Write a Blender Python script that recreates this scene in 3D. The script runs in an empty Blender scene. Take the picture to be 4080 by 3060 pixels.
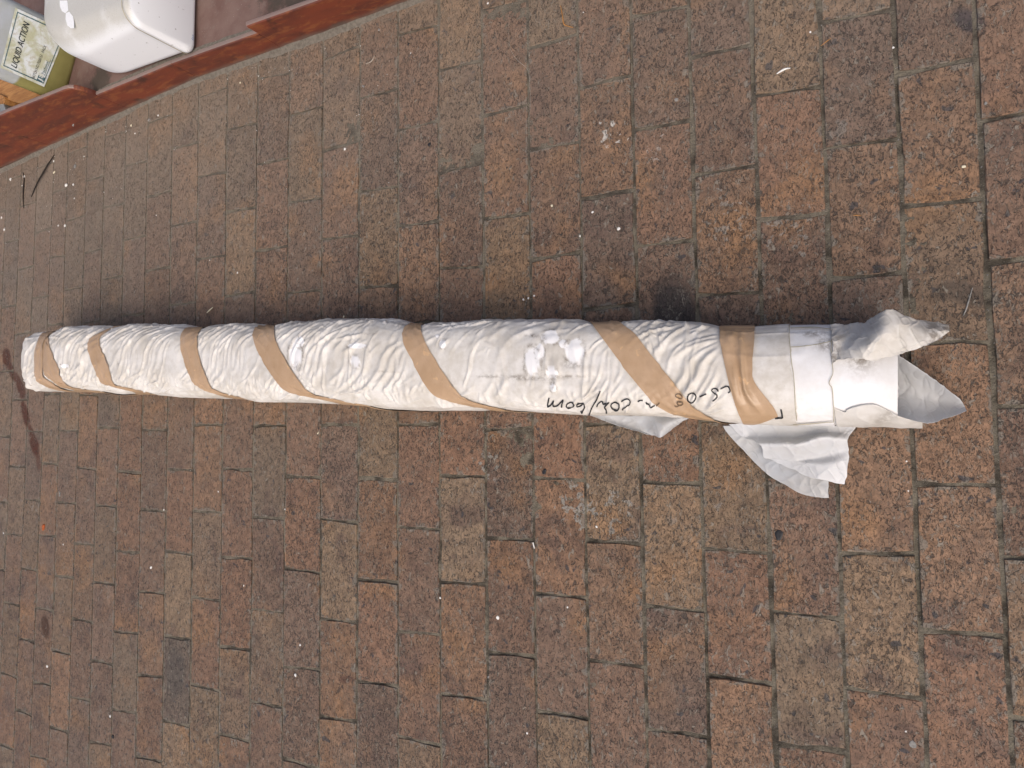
import bpy, bmesh, math, random
import numpy as np
from mathutils import Vector, Euler
random.seed(7); rng = np.random.default_rng(7)
sc = bpy.context.scene
C = sc.collection

# ------------------------------------------------------------------ camera, sky, sun, exposure
U = 0.11                                   # one paving course, in metres; plans below are in courses
FPX, IW, IH = 2829.0, 4080.0, 3060.0
EUL = (0.06797786, 0.52159235, -0.01053469)
CAMP = np.array([7.020643, 0.0, 11.029826])
cam_d = bpy.data.cameras.new('camera'); cam_d.sensor_width = 36.0; cam_d.lens = FPX / IW * 36.0
cam_d.clip_start = 0.02; cam_d.clip_end = 200
cam = bpy.data.objects.new('camera', cam_d); C.objects.link(cam)
cam.location = CAMP * U; cam.rotation_euler = EUL
sc.camera = cam

SUN_EL, SUN_AZ = math.radians(52), math.radians(146)    # azimuth measured from +Y clockwise
world = bpy.data.worlds.new('World'); sc.world = world; world.use_nodes = True
wn = world.node_tree; bgn = wn.nodes['Background']
sky = wn.nodes.new('ShaderNodeTexSky'); sky.sky_type = 'NISHITA'; sky.sun_disc = False
sky.sun_elevation = SUN_EL; sky.sun_rotation = SUN_AZ; sky.air_density = 0.65; sky.dust_density = 6.0; sky.ozone_density = 0.7
wn.links.new(sky.outputs[0], bgn.inputs[0]); bgn.inputs[1].default_value = 0.15
sun_d = bpy.data.lights.new('sun', 'SUN'); sun_d.energy = 0.65; sun_d.angle = math.radians(60); sun_d.color = (1.0, 0.95, 0.88)
sun = bpy.data.objects.new('sun', sun_d); C.objects.link(sun)
sd = Vector((math.sin(SUN_AZ) * math.cos(SUN_EL), math.cos(SUN_AZ) * math.cos(SUN_EL), math.sin(SUN_EL)))
sun.rotation_euler = (-sd).to_track_quat('-Z', 'Y').to_euler(); sun.location = (0, -2, 6)
sc.view_settings.view_transform = 'Standard'; sc.view_settings.look = 'None'
sc.view_settings.exposure = 0.27; sc.view_settings.gamma = 1.0

# ------------------------------------------------------------------ helpers
ROT = np.array(Euler(EUL).to_matrix())
def ray(x, y):
    x = np.asarray(x, float); y = np.asarray(y, float)
    return np.stack([(x - 2040) / FPX, -(y - 1530) / FPX, -np.ones_like(x)], -1) @ ROT.T
def at(x, y, z=0.0):                       # point at height z seen at photo pixel x, y (in courses)
    d = ray(x, y); t = (np.asarray(z, float) - CAMP[2]) / d[..., 2]
    return CAMP + d * t[..., None]
def proj(P):
    d = (np.asarray(P, float) - CAMP) @ ROT
    return 2040 - FPX * d[..., 0] / d[..., 2], 1530 + FPX * d[..., 1] / d[..., 2]

def hsh(ix, iy, seed):
    with np.errstate(over='ignore'):
        h = (ix.astype(np.int64) * 374761393 + iy.astype(np.int64) * 668265263 + seed * 974634777) & 0x7fffffff
        h = ((h ^ (h >> 13)) * 1274126177) & 0x7fffffff
        h = h ^ (h >> 16)
    return (h & 0xffff) / 65535.0
def vn(x, y, seed=0):                      # smooth value noise 0..1
    x, y = np.broadcast_arrays(np.asarray(x, float), np.asarray(y, float))
    ix = np.floor(x); iy = np.floor(y); fx = x - ix; fy = y - iy
    fx = fx * fx * fx * (fx * (fx * 6 - 15) + 10); fy = fy * fy * fy * (fy * (fy * 6 - 15) + 10)
    a = hsh(ix, iy, seed); b = hsh(ix + 1, iy, seed); c = hsh(ix, iy + 1, seed); d = hsh(ix + 1, iy + 1, seed)
    return (a * (1 - fx) + b * fx) * (1 - fy) + (c * (1 - fx) + d * fx) * fy
def fbm(x, y, seed=0, o=3):
    r = 0; a = 1; s = 0
    for k in range(o):
        r = r + a * vn(x * 2**k + 17 * k, y * 2**k - 9 * k, seed + k); s += a; a *= .5
    return r / s
def sstep(a, b, x):
    t = np.clip((x - a) / (b - a), 0, 1); return t * t * (3 - 2 * t)

def mesh_obj(name, verts, faces, mat=None, parent=None, smooth=False, loc=None):
    me = bpy.data.meshes.new(name)
    me.from_pydata([tuple(v) for v in verts], [], faces); me.update()
    o = bpy.data.objects.new(name, me); C.objects.link(o)
    if mat: me.materials.append(mat)
    if smooth: me.polygons.foreach_set('use_smooth', [True] * len(me.polygons))
    if parent: o.parent = parent
    if loc is not None: o.location = loc
    return o
def grid_faces(nu, nv, closed_v=False):
    f = []
    for i in range(nu - 1):
        for j in range(nv if closed_v else nv - 1):
            a = i * nv + j; b = i * nv + (j + 1) % nv
            f.append((a, b, b + nv, a + nv))
    return f
def empty(name, label, cat, loc=(0, 0, 0), group=None, kind=None):
    o = bpy.data.objects.new(name, None); o.empty_display_size = .02; C.objects.link(o); o.location = loc
    tag(o, label, cat, group, kind); return o
def tag(o, label=None, cat=None, group=None, kind=None):
    if label: o['label'] = label
    if cat: o['category'] = cat
    if group: o['group'] = group
    if kind: o['kind'] = kind
    return o
def attr(o, name, vals):
    a = o.data.attributes.new(name, 'FLOAT', 'POINT'); a.data.foreach_set('value', np.asarray(vals, np.float32))

# ------------------------------------------------------------------ node material helper
class NM:
    def __init__(s, name):
        s.m = bpy.data.materials.new(name); s.m.use_nodes = True; s.t = s.m.node_tree
        s.t.nodes.clear(); s.out = s.t.nodes.new('ShaderNodeOutputMaterial')
    def n(s, typ, **kw):
        nd = s.t.nodes.new(typ)
        for k, v in kw.items():
            if k.startswith('i_'):
                nd.inputs[k[2:].replace('_', ' ')].default_value = v
            else: setattr(nd, k, v)
        return nd
    def l(s, a, b): s.t.links.new(a, b)
    def val(s, sock, v):
        if hasattr(v, 'is_output'): s.l(v, sock)
        else: sock.default_value = v
    def math(s, op, a, b=0.0, c=None):
        nd = s.t.nodes.new('ShaderNodeMath'); nd.operation = op
        s.val(nd.inputs[0], a); s.val(nd.inputs[1], b)
        if c is not None: s.val(nd.inputs[2], c)
        return nd.outputs[0]
    def vm(s, op, a, b):
        nd = s.t.nodes.new('ShaderNodeVectorMath'); nd.operation = op
        s.val(nd.inputs[0], a); s.val(nd.inputs[1], b); return nd.outputs[0]
    def noise(s, vec, scale, detail=2.0, rough=.5, dist=0.0):
        nd = s.t.nodes.new('ShaderNodeTexNoise'); s.l(vec, nd.inputs['Vector'])
        nd.inputs['Scale'].default_value = scale; nd.inputs['Detail'].default_value = detail
        nd.inputs['Roughness'].default_value = rough; nd.inputs['Distortion'].default_value = dist
        return nd.outputs['Fac']
    def ss(s, x, a, b):
        nd = s.t.nodes.new('ShaderNodeMapRange'); nd.interpolation_type = 'SMOOTHSTEP'
        s.val(nd.inputs['Value'], x); s.val(nd.inputs['From Min'], a); s.val(nd.inputs['From Max'], b)
        return nd.outputs[0]
    def mix(s, f, a, b, mode='MIX'):
        nd = s.t.nodes.new('ShaderNodeMix'); nd.data_type = 'RGBA'; nd.blend_type = mode; nd.clamp_factor = True
        s.val(nd.inputs[0], f)
        for sk, v in ((nd.inputs[6], a), (nd.inputs[7], b)):
            if isinstance(v, tuple): sk.default_value = v if len(v) == 4 else v + (1,)
            else: s.l(v, sk)
        return nd.outputs[2]
    def bump(s, h, strength, dist, prev=None):
        nd = s.t.nodes.new('ShaderNodeBump'); nd.inputs['Strength'].default_value = strength; nd.inputs['Distance'].default_value = dist
        s.l(h, nd.inputs['Height'])
        if prev is not None: s.l(prev, nd.inputs['Normal'])
        return nd.outputs[0]
    def pbsdf(s, col, rough=.6, spec=.4, normal=None, **kw):
        b = s.t.nodes.new('ShaderNodeBsdfPrincipled')
        s.val(b.inputs['Base Color'], col if not isinstance(col, tuple) else (col + (1,))[:4]); s.val(b.inputs['Roughness'], rough)
        b.inputs['Specular IOR Level'].default_value = spec
        if normal is not None: s.l(normal, b.inputs['Normal'])
        for k, v in kw.items(): s.val(b.inputs[k.replace('_', ' ')], v)
        return b.outputs[0]
    def done(s, sh): s.l(sh, s.out.inputs[0]); return s.m
def sc_vec(m, v, sx, sy, sz, rot=(0, 0, 0)):
    nd = m.t.nodes.new('ShaderNodeMapping'); nd.inputs['Scale'].default_value = (sx, sy, sz); nd.inputs['Rotation'].default_value = rot
    m.l(v, nd.inputs['Vector']); return nd.outputs[0]

# ------------------------------------------------------------------ materials
STAINS = [  # world x, y (courses), half length, half width, angle, strength: damp rust streaks soaked into the paving
    (-17.10, 2.55, 0.37, 0.26, -0.944, 0.95, (.075, .024, .010)),
    (-16.75, 2.09, 0.39, 0.18, -0.955, 0.90, (.075, .024, .010)),
    (-16.23, 1.60, 0.61, 0.20, -0.913, 0.90, (.075, .024, .010)),
    (-15.90, 0.80, 0.48, 0.20, -1.131, 1.00, (.075, .024, .010)),
    (-15.58, 0.29, 0.22, 0.14, -0.976, 0.90, (.075, .024, .010)),
    (-15.32, -0.11, 0.46, 0.24, -1.039, 1.00, (.075, .024, .010)),
    (-15.04, -0.65, 0.34, 0.14, -1.295, 0.60, (.075, .024, .010)),
    (-14.38, -5.16, 0.38, 0.20, -1.293, 0.90, (.060, .026, .012)),
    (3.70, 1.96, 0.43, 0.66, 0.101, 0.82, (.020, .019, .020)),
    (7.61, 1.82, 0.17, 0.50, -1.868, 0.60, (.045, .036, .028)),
    (-8.61, -5.54, 0.69, 0.40, -1.530, 0.50, (.06, .055, .05)),
    (-3.19, -4.84, 0.08, 0.25, -1.362, 0.60, (.07,.03,.02)),
    (7.82, 5.52, 0.16, 0.25, -2.424, 0.70, (.03,.032,.04)),

]
SPLASH = [
    (2.70, 5.12, 0.40, 0.80, (.50, .48, .43)),
    (3.40, 4.70, 0.30, 0.50, (.50, .48, .43)),
    (0.18, -0.51, 0.45, 0.85, (.25, .24, .21)),
    (1.94, -1.16, 0.60, 0.85, (.25, .24, .21)),
    (2.61, -1.26, 0.50, 0.80, (.25, .24, .21)),
    (4.57, 3.33, 0.70, 0.60, (.25, .24, .21)),
    (5.48, 3.07, 0.60, 0.60, (.25, .24, .21)),
]
def dust_amount(m, pos):
    sep = m.n('ShaderNodeSeparateXYZ'); m.l(pos, sep.inputs[0])
    x, y = sep.outputs[0], sep.outputs[1]
    # dust swept up against the step, and lying over the far end of the court
    near = m.ss(y, 1.5 * U, 8.6 * U)
    far = m.math('MULTIPLY', m.ss(x, 1.0 * U, -17 * U), m.math('ADD', .30, m.math('MULTIPLY', .7, m.ss(y, -6 * U, 3.5 * U))))
    a = m.math('ADD', m.math('MULTIPLY', near, .34), m.math('MULTIPLY', far, .33))
    base = m.ss(y, 8.25 * U, 8.85 * U)
    n = m.noise(pos, 5.0, 4, .6); n2 = m.noise(pos, 34.0, 3, .65)
    nn = m.math('ADD', m.math('MULTIPLY', n, 1.1), m.math('MULTIPLY', n2, .9))
    d = m.math('MULTIPLY', a, nn)
    b = m.math('MULTIPLY', base, m.ss(n2, .25, .6))
    return m.math('MAXIMUM', d, m.math('MULTIPLY', b, .8))
def mat_brick():
    m = NM('clay_paver')
    geo = m.n('ShaderNodeNewGeometry'); oi = m.n('ShaderNodeObjectInfo'); tc = m.n('ShaderNodeTexCoord')
    pos0 = geo.outputs['Position']; rnd = oi.outputs['Random']
    comb = m.n('ShaderNodeCombineXYZ'); m.l(m.math('MULTIPLY', rnd, 37.0), comb.inputs[0]); m.l(m.math('MULTIPLY', rnd, 91.0), comb.inputs[1]); m.l(m.math('MULTIPLY', rnd, 13.0), comb.inputs[2])
    pos = m.vm('ADD', pos0, comb.outputs[0])
    base = oi.outputs['Color']
    n1 = m.noise(pos, 11.0, 3, .55, .6); n1b = m.noise(pos, 7.0, 2, .5); n2 = m.noise(pos, 55.0, 4, .6); n3 = m.noise(pos, 260.0, 3, .6)
    c = m.mix(m.ss(n1, .50, .74), base, m.mix(.75, base, (.088, .055, .044), 'MIX'))
    c = m.mix(m.math('MULTIPLY', m.ss(n1b, .52, .75), .65), c, (.25, .135, .062))
    c = m.mix(m.math('MULTIPLY', m.ss(n2, .50, .72), .40), c, (.110, .082, .062))
    c = m.mix(.8, c, m.mix(n3, (.50, .50, .50), (1.52, 1.50, 1.46)), 'MULTIPLY')
    mot = m.noise(pos, 62.0, 5, .72, .4)
    c = m.mix(1.0, c, m.mix(m.ss(mot, .34, .66), (.72, .71, .70), (1.27, 1.27, 1.25)), 'MULTIPLY')
    # charred iron spots
    sp = m.ss(m.noise(pos, 44.0, 2, .5, .4), .68, .735)
    c = m.mix(m.math('MULTIPLY', sp, .85), c, (.030, .032, .038))
    du = dust_amount(m, pos0)
    keep = m.math('SUBTRACT', 1.0, m.math('MULTIPLY', du, .30))
    r2 = m.math('FRACT', m.math('MULTIPLY', rnd, 17.3)); r3 = m.math('FRACT', m.math('MULTIPLY', rnd, 53.7))
    # cement smeared in from the joints
    sep = m.n('ShaderNodeSeparateXYZ'); m.l(tc.outputs['Generated'], sep.inputs[0])
    ex = m.math('MULTIPLY', m.math('SUBTRACT', .5, m.math('ABSOLUTE', m.math('SUBTRACT', sep.outputs[0], .5))), .105)
    ey = m.math('MULTIPLY', m.math('SUBTRACT', .5, m.math('ABSOLUTE', m.math('SUBTRACT', sep.outputs[1], .5))), .215)
    ed = m.math('MINIMUM', ex, ey)
    ed = m.math('SUBTRACT', ed, m.math('MULTIPLY', m.math('SUBTRACT', m.noise(pos, 46.0, 4, .65), .54), .075))
    em = m.ss(ed, .0056, .0012)
    c = m.mix(m.math('MULTIPLY', em, .75), c, (.165, .150, .122))
    # white lime splashes
    ws = m.math('MULTIPLY', m.ss(m.noise(pos0, 75.0, 3, .6, .3), .655, .70), m.ss(m.noise(pos0, 4.2, 2, .5), .60, .74))
    c = m.mix(m.math('MULTIPLY', ws, .7), c, (.42, .40, .36))
    # cement splashes spilled across neighbouring bricks
    cs = m.math('MULTIPLY', m.ss(m.noise(pos0, 30.0, 4, .62), .58, .66), m.ss(m.noise(pos0, 3.1, 1, .5), .60, .76))
    c = m.mix(m.math('MULTIPLY', cs, .6), c, (.23, .22, .195))
    c = m.mix(du, c, (.225, .182, .140))
    c = m.mix(m.math('MULTIPLY', du, .9), c, m.mix(m.ss(mot, .36, .64), (.60, .60, .60), (1.30, 1.30, 1.28)), 'MULTIPLY') if False else c
    # rust streaks and burnt marks soaked into the surface
    wob = m.noise(pos0, 22.0, 3, .6)
    for (x, y, hl, hw, ang, st, col) in STAINS:
        v = m.vm('SUBTRACT', pos0, (x * U, y * U, 0)); r = m.n('ShaderNodeVectorRotate'); r.rotation_type = 'Z_AXIS'
        m.l(v, r.inputs['Vector']); r.inputs['Angle'].default_value = -ang
        s2 = m.vm('MULTIPLY', r.outputs[0], (1 / (hl * U), 1 / (hw * U), 0)); ln = m.n('ShaderNodeVectorMath', operation='LENGTH'); m.l(s2, ln.inputs[0])
        dd = m.math('ADD', ln.outputs['Value'], m.math('MULTIPLY', m.math('SUBTRACT', wob, .5), .9))
        c = m.mix(m.math('MULTIPLY', m.ss(dd, 1.12, .62), st), c, col)
    for (x, y, r, st, col) in SPLASH:
        v = m.vm('SUBTRACT', pos0, (x * U, y * U, 0)); s2 = m.vm('MULTIPLY', v, (1 / (r * U), 1 / (r * U), 0)); ln = m.n('ShaderNodeVectorMath', operation='LENGTH'); m.l(s2, ln.inputs[0])
        f = m.ss(m.math('ADD', m.noise(pos0, 62.0, 3, .6, .4), m.math('MULTIPLY', m.ss(ln.outputs['Value'], 1.0, .2), .12)), .645, .69)
        c = m.mix(m.math('MULTIPLY', m.math('MULTIPLY', f, m.ss(ln.outputs['Value'], 1.0, .8)), st), c, col)
    # pale grit and cement caught in wire-cut tears, all leaning one way; every brick torn to its own degree
    patch = m.ss(m.noise(pos, 21.0, 3, .6), .30, .66)
    fl = m.noise(sc_vec(m, pos, 260, 120, 160, (0, 0, -.5)), 1.0, 4, .65, 1.0)
    lo1 = m.math('ADD', .505, m.math('MULTIPLY', r2, .05))
    flm = m.ss(fl, lo1, m.math('ADD', lo1, .07))
    fl2 = m.noise(sc_vec(m, pos, 105, 58, 70, (0, 0, -.6)), 1.0, 4, .62, .9); flm2 = m.ss(fl2, .60, .65)
    gritc = m.mix(n2, (.155, .136, .106), (.265, .240, .195))
    c = m.mix(m.math('MULTIPLY', m.math('MULTIPLY', flm, patch), m.math('MULTIPLY', keep, .52)), c, gritc)
    c = m.mix(m.math('MULTIPLY', flm2, m.math('MULTIPLY', keep, .72)), c, gritc)
    # dark pits, fine and coarse
    pt = m.noise(sc_vec(m, pos, 265, 170, 190, (0, 0, -.45)), 1.0, 3, .6, .8)
    lo2 = m.math('ADD', .545, m.math('MULTIPLY', r3, .05))
    ptm = m.math('MULTIPLY', m.ss(pt, lo2, m.math('ADD', lo2, .055)), m.ss(m.noise(pos, 33.0, 2, .5), .30, .54))
    pt2 = m.noise(sc_vec(m, pos, 120, 80, 90, (0, 0, -.45)), 1.0, 3, .6, .6); ptm2 = m.ss(pt2, .62, .66)
    pits = m.math('MAXIMUM', ptm, ptm2)
    c = m.mix(m.math('MULTIPLY', pits, m.math('MULTIPLY', keep, .70)), c, (.034, .029, .025))
    h = m.math('ADD', m.math('MULTIPLY', n3, .25), m.math('MULTIPLY', n2, .5))
    h = m.math('SUBTRACT', h, m.math('MULTIPLY', pits, 1.1)); h = m.math('ADD', h, m.math('MULTIPLY', m.math('MAXIMUM', flm, flm2), .45)); h = m.math('ADD', h, m.math('MULTIPLY', em, .3))
    nrm = m.bump(h, .9, .0022)
    rough = m.math('ADD', .55, m.math('MULTIPLY', n2, .3))
    return m.done(m.pbsdf(c, rough, .42, nrm))
def mat_joint():
    m = NM('joint_grit'); geo = m.n('ShaderNodeNewGeometry'); p = geo.outputs['Position']
    n = m.noise(p, 330, 4, .7); n2 = m.noise(p, 26, 3, .6); n3 = m.noise(p, 800, 2, .6)
    c = m.mix(m.ss(n2, .36, .62), (.055, .047, .037), (.170, .150, .116)); c = m.mix(.9, c, m.mix(n, (.35, .35, .35), (1.6, 1.6, 1.55)), 'MULTIPLY')
    c = m.mix(m.math('MULTIPLY', m.ss(n3, .66, .72), .7), c, (.42, .40, .36))
    c = m.mix(dust_amount(m, p), c, (.190, .165, .132))
    return m.done(m.pbsdf(c, .95, .15, m.bump(n, 1.0, .003)))
def mat_paper(name='waxed_paper', clean=.0, translucent=.0, film=False, thick=False):
    m = NM(name); geo = m.n('ShaderNodeNewGeometry'); p = geo.outputs['Position']
    so = m.n('ShaderNodeAttribute', attribute_name='soil'); cl = m.n('ShaderNodeAttribute', attribute_name='clean')
    n1 = m.noise(p, 14, 4, .6); n2 = m.noise(p, 70, 4, .65); n3 = m.noise(p, 420, 2, .6)
    white = ((.75, .75, .75) if clean > .5 else (.665, .645, .605)) if not film else ((.60, .625, .65) if clean < .6 else (.70, .715, .73)); 
    dirt = m.math('MULTIPLY', m.ss(m.math('ADD', m.math('MULTIPLY', n1, .6), m.math('MULTIPLY', n2, .4)), .33, .66), 1.0 - clean)
    dirt = m.math('MULTIPLY', dirt, m.math('SUBTRACT', 1.0, cl.outputs['Fac']))
    c = m.mix(dirt, white, (.50, .467, .408))
    c = m.mix(m.math('MULTIPLY', cl.outputs['Fac'], .8), c, (.79, .79, .79))
    c = m.mix(m.math('MULTIPLY', m.ss(n3, .66, .74), .22 * (1 - clean)), c, (.28, .25, .21))
    soil = m.math('MULTIPLY', so.outputs['Fac'], m.ss(m.math('ADD', m.math('MULTIPLY', n2, .5), m.math('MULTIPLY', m.noise(p, 190, 3, .7), .5)), .38, .60))
    c = m.mix(m.math('MULTIPLY', soil, .85), c, (.16, .13, .10))
    b1 = m.bump(n2, .25, .0015)
    b = m.pbsdf(c, .28 if film else .52, .5, b1)
    if translucent:
        tr = m.n('ShaderNodeBsdfTranslucent'); tr.inputs[0].default_value = (.78, .80, .82, 1); mx = m.n('ShaderNodeMixShader'); mx.inputs[0].default_value = translucent
        m.l(b, mx.inputs[1]); m.l(tr.outputs[0], mx.inputs[2]); b = mx.outputs[0]
        if film:
            tp = m.n('ShaderNodeBsdfTransparent'); mx2 = m.n('ShaderNodeMixShader'); mx2.inputs[0].default_value = .15
            m.l(b, mx2.inputs[1]); m.l(tp.outputs[0], mx2.inputs[2]); b = mx2.outputs[0]
    return m.done(b)
def mat_tape():
    m = NM('brown_tape'); geo = m.n('ShaderNodeNewGeometry'); p = geo.outputs['Position']
    n1 = m.noise(p, 28, 4, .6); n2 = m.noise(p, 150, 3, .6); n3 = m.noise(p, 55, 2, .5, .3)
    c = m.mix(m.ss(n1, .3, .7), (.380, .255, .150), (.435, .300, .188)); c = m.mix(m.math('MULTIPLY', m.ss(n2, .62, .72), .4), c, (.30, .18, .09))
    c = m.mix(m.math('MULTIPLY', m.ss(n3, .66, .70), .5), c, (.62, .40, .21))
    return m.done(m.pbsdf(c, .30, .45, m.bump(n2, .35, .0015)))
def mat_simple(name, col, rough=.6, spec=.4, var=.25, scale=60., bumpd=.0005, col2=None):
    m = NM(name); geo = m.n('ShaderNodeTexCoord'); p = geo.outputs['Object']
    n = m.noise(p, scale, 4, .6)
    c2 = col2 or tuple(x * (1 - var) for x in col)
    c = m.mix(m.ss(n, .35, .68), col, c2)
    return m.done(m.pbsdf(c, rough, spec, m.bump(n, .4, bumpd)))
def mat_red():
    m = NM('red_painted_tile'); geo = m.n('ShaderNodeNewGeometry'); p = geo.outputs['Position']
    n1 = m.noise(sc_vec(m, p, 6, 6, 30), 1.0, 4, .6); n2 = m.noise(sc_vec(m, p, 22, 22, 75), 1.0, 4, .65, .5); n3 = m.noise(p, 160, 3, .6); n4 = m.noise(p, 18, 3, .55)
    c = m.mix(m.ss(n1, .36, .66), (.165, .038, .018), (.098, .027, .017)); c = m.mix(m.math('MULTIPLY', m.ss(n2, .50, .66), .75), c, (.225, .072, .026))
    c = m.mix(m.math('MULTIPLY', m.ss(n4, .56, .70), .75), c, (.042, .018, .013))
    sp = m.n('ShaderNodeSeparateXYZ'); m.l(geo.outputs['Normal'], sp.inputs[0]); up = m.ss(sp.outputs[2], .35, .8)
    c = m.mix(m.math('MULTIPLY', up, .75), c, (.215, .175, .155))
    pz = m.n('ShaderNodeSeparateXYZ'); m.l(p, pz.inputs[0]); low = m.ss(m.math('SUBTRACT', pz.outputs[2], m.math('MULTIPLY', n4, .02)), .012, -.004)
    c = m.mix(m.math('MULTIPLY', low, .6), c, (.13, .105, .085))
    c = m.mix(m.math('MULTIPLY', m.ss(n3, .70, .74), .5), c, (.36, .30, .26))
    return m.done(m.pbsdf(c, .42, .45, m.bump(n2, .25, .001)))
def mat_ledge():
    m = NM('dusty_ledge'); geo = m.n('ShaderNodeNewGeometry'); p = geo.outputs['Position']
    n1 = m.noise(p, 9, 4, .6); n2 = m.noise(p, 45, 4, .65); n3 = m.noise(p, 300, 3, .6)
    c = m.mix(m.ss(n1, .35, .65), (.118, .066, .054), (.165, .108, .090)); c = m.mix(m.math('MULTIPLY', m.ss(n2, .55, .7), .5), c, (.165, .130, .112))
    c = m.mix(m.math('MULTIPLY', m.ss(n3, .68, .73), .7), c, (.40, .36, .33))
    for (x, y, r) in ((-4.2, 10.2, 1.3), (-5.0, 10.6, .9), (-11.1, 9.35, .45)):
        v = m.vm('SUBTRACT', p, (x * U, y * U, 0)); s2 = m.vm('MULTIPLY', v, (1 / (r * U), 1 / (r * U), 0)); ln = m.n('ShaderNodeVectorMath', operation='LENGTH'); m.l(s2, ln.inputs[0])
        d = m.math('ADD', ln.outputs['Value'], m.math('MULTIPLY', m.math('SUBTRACT', n2, .5), 1.6)); c = m.mix(m.math('MULTIPLY', m.ss(d, 1.1, .6), .8), c, (.045, .040, .030))
    return m.done(m.pbsdf(c, .7, .3, m.bump(n2, .4, .001)))
def mat_wood():
    m = NM('raw_wood'); tc = m.n('ShaderNodeTexCoord'); p = tc.outputs['Object']
    n1 = m.noise(sc_vec(m, p, 10, 110, 110), 1.0, 4, .6, .6); n2 = m.noise(sc_vec(m, p, 25, 260, 260), 1.0, 3, .6)
    c = m.mix(m.ss(n1, .35, .65), (.42, .215, .075), (.30, .140, .045)); c = m.mix(m.math('MULTIPLY', m.ss(n2, .58, .68), .5), c, (.13, .06, .025))
    return m.done(m.pbsdf(c, .6, .3, m.bump(n1, .4, .001)))
def mat_tub():
    m = NM('white_enamel'); geo = m.n('ShaderNodeNewGeometry'); p = geo.outputs['Position']
    sp = m.n('ShaderNodeSeparateXYZ'); m.l(geo.outputs['Normal'], sp.inputs[0])
    n2 = m.noise(p, 60, 4, .65); n3 = m.noise(p, 350, 3, .6); n1 = m.noise(p, 10, 3, .6)
    up = m.math('MULTIPLY', m.ss(sp.outputs[2], .25, .8), m.ss(n1, .1, .5))
    c = m.mix(m.math('MULTIPLY', up, .9), (.78, .80, .82), (.44, .43, .385))
    c = m.mix(m.math('MULTIPLY', m.math('MULTIPLY', m.ss(n3, .52, .64), up), .5), c, (.40, .38, .33))
    c = m.mix(m.math('MULTIPLY', m.ss(m.noise(p, 130, 2, .5), .71, .735), .6), c, (.25, .24, .22))
    return m.done(m.pbsdf(c, .38, .5, m.bump(n2, .12, .0006)))
def mat_can():
    m = NM('cloudy_plastic'); tc = m.n('ShaderNodeTexCoord'); p = tc.outputs['Object']; sp = m.n('ShaderNodeSeparateXYZ'); m.l(p, sp.inputs[0])
    n1 = m.noise(p, 22, 3, .6)
    fill = m.ss(m.math('ADD', sp.outputs[2], m.math('MULTIPLY', sp.outputs[0], .25)), 1.20 * U, 1.28 * U)   # liquid below, empty plastic above
    c = m.mix(fill, m.mix(m.ss(n1, .3, .7), (.255, .235, .085), (.215, .200, .070)), m.mix(m.ss(n1, .3, .7), (.40, .43, .46), (.36, .38, .36)))
    b = m.pbsdf(c, .35, .5, m.bump(n1, .2, .001))
    return m.done(b)
def mat_label():
    m = NM('stained_label'); geo = m.n('ShaderNodeNewGeometry'); p = geo.outputs['Position']
    n1 = m.noise(p, 26, 4, .6, .4); n2 = m.noise(p, 120, 4, .65)
    c = m.mix(m.ss(n1, .38, .62), (.66, .70, .70), (.46, .47, .32)); c = m.mix(m.math('MULTIPLY', m.ss(n2, .52, .68), .5), c, (.42, .36, .26))
    return m.done(m.pbsdf(c, .7, .3, m.bump(n2, .5, .0012)))
M = dict(brick=mat_brick(), joint=mat_joint(), paper=mat_paper(), inner=mat_paper('inner_paper', .62), film=mat_paper('translucent_film', .45, .35, True),
         film2=mat_paper('milky_film', .72, .25, True), flap=mat_paper('torn_paper', .1, .15), tape=mat_tape(), red=mat_red(), ledge=mat_ledge(), wood=mat_wood(), tub=mat_tub(), can=mat_can(), label=mat_label(),
         ink=mat_simple('marker_ink', (.022, .022, .024), .5), tapeink=mat_simple('marker_ink_under_tape', (.16, .105, .06), .5), print=mat_simple('black_print', (.02, .028, .03), .6),
         teal=mat_simple('teal_print', (.045, .12, .145), .6), white=mat_simple('white_chip', (.72, .71, .67), .7, .3, .15, 200), cream=mat_simple('cream_chip', (.66, .60, .44), .7, .3, .15, 200),
         grey=mat_simple('grey_stone', (.26, .25, .23), .8, .3, .35, 200), black=mat_simple('black_tar', (.016, .016, .018), .5, .4, .4, 200), twig=mat_simple('twig_bark', (.030, .024, .020), .8, .2, .4, 200),
         straw=mat_simple('dry_straw', (.42, .21, .07), .7, .3, .3, 200), orange=mat_simple('orange_clay', (.42, .11, .035), .8, .3, .3, 200), cement=mat_simple('cement_fillet', (.165, .148, .122), .9, .2, .4, 120, .002, (.115, .10, .082)),
         metal=mat_simple('dull_steel', (.30, .31, .30), .45, .5, .3, 90), blueprint=mat_simple('blue_print', (.14, .24, .42), .5), seam=mat_simple('yellowed_seam', (.42, .38, .28), .6), enamel=mat_simple('bare_enamel', (.80, .81, .81), .4, .5, .06, 200), pale=mat_simple('pale_hair', (.42, .38, .31), .7))

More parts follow.
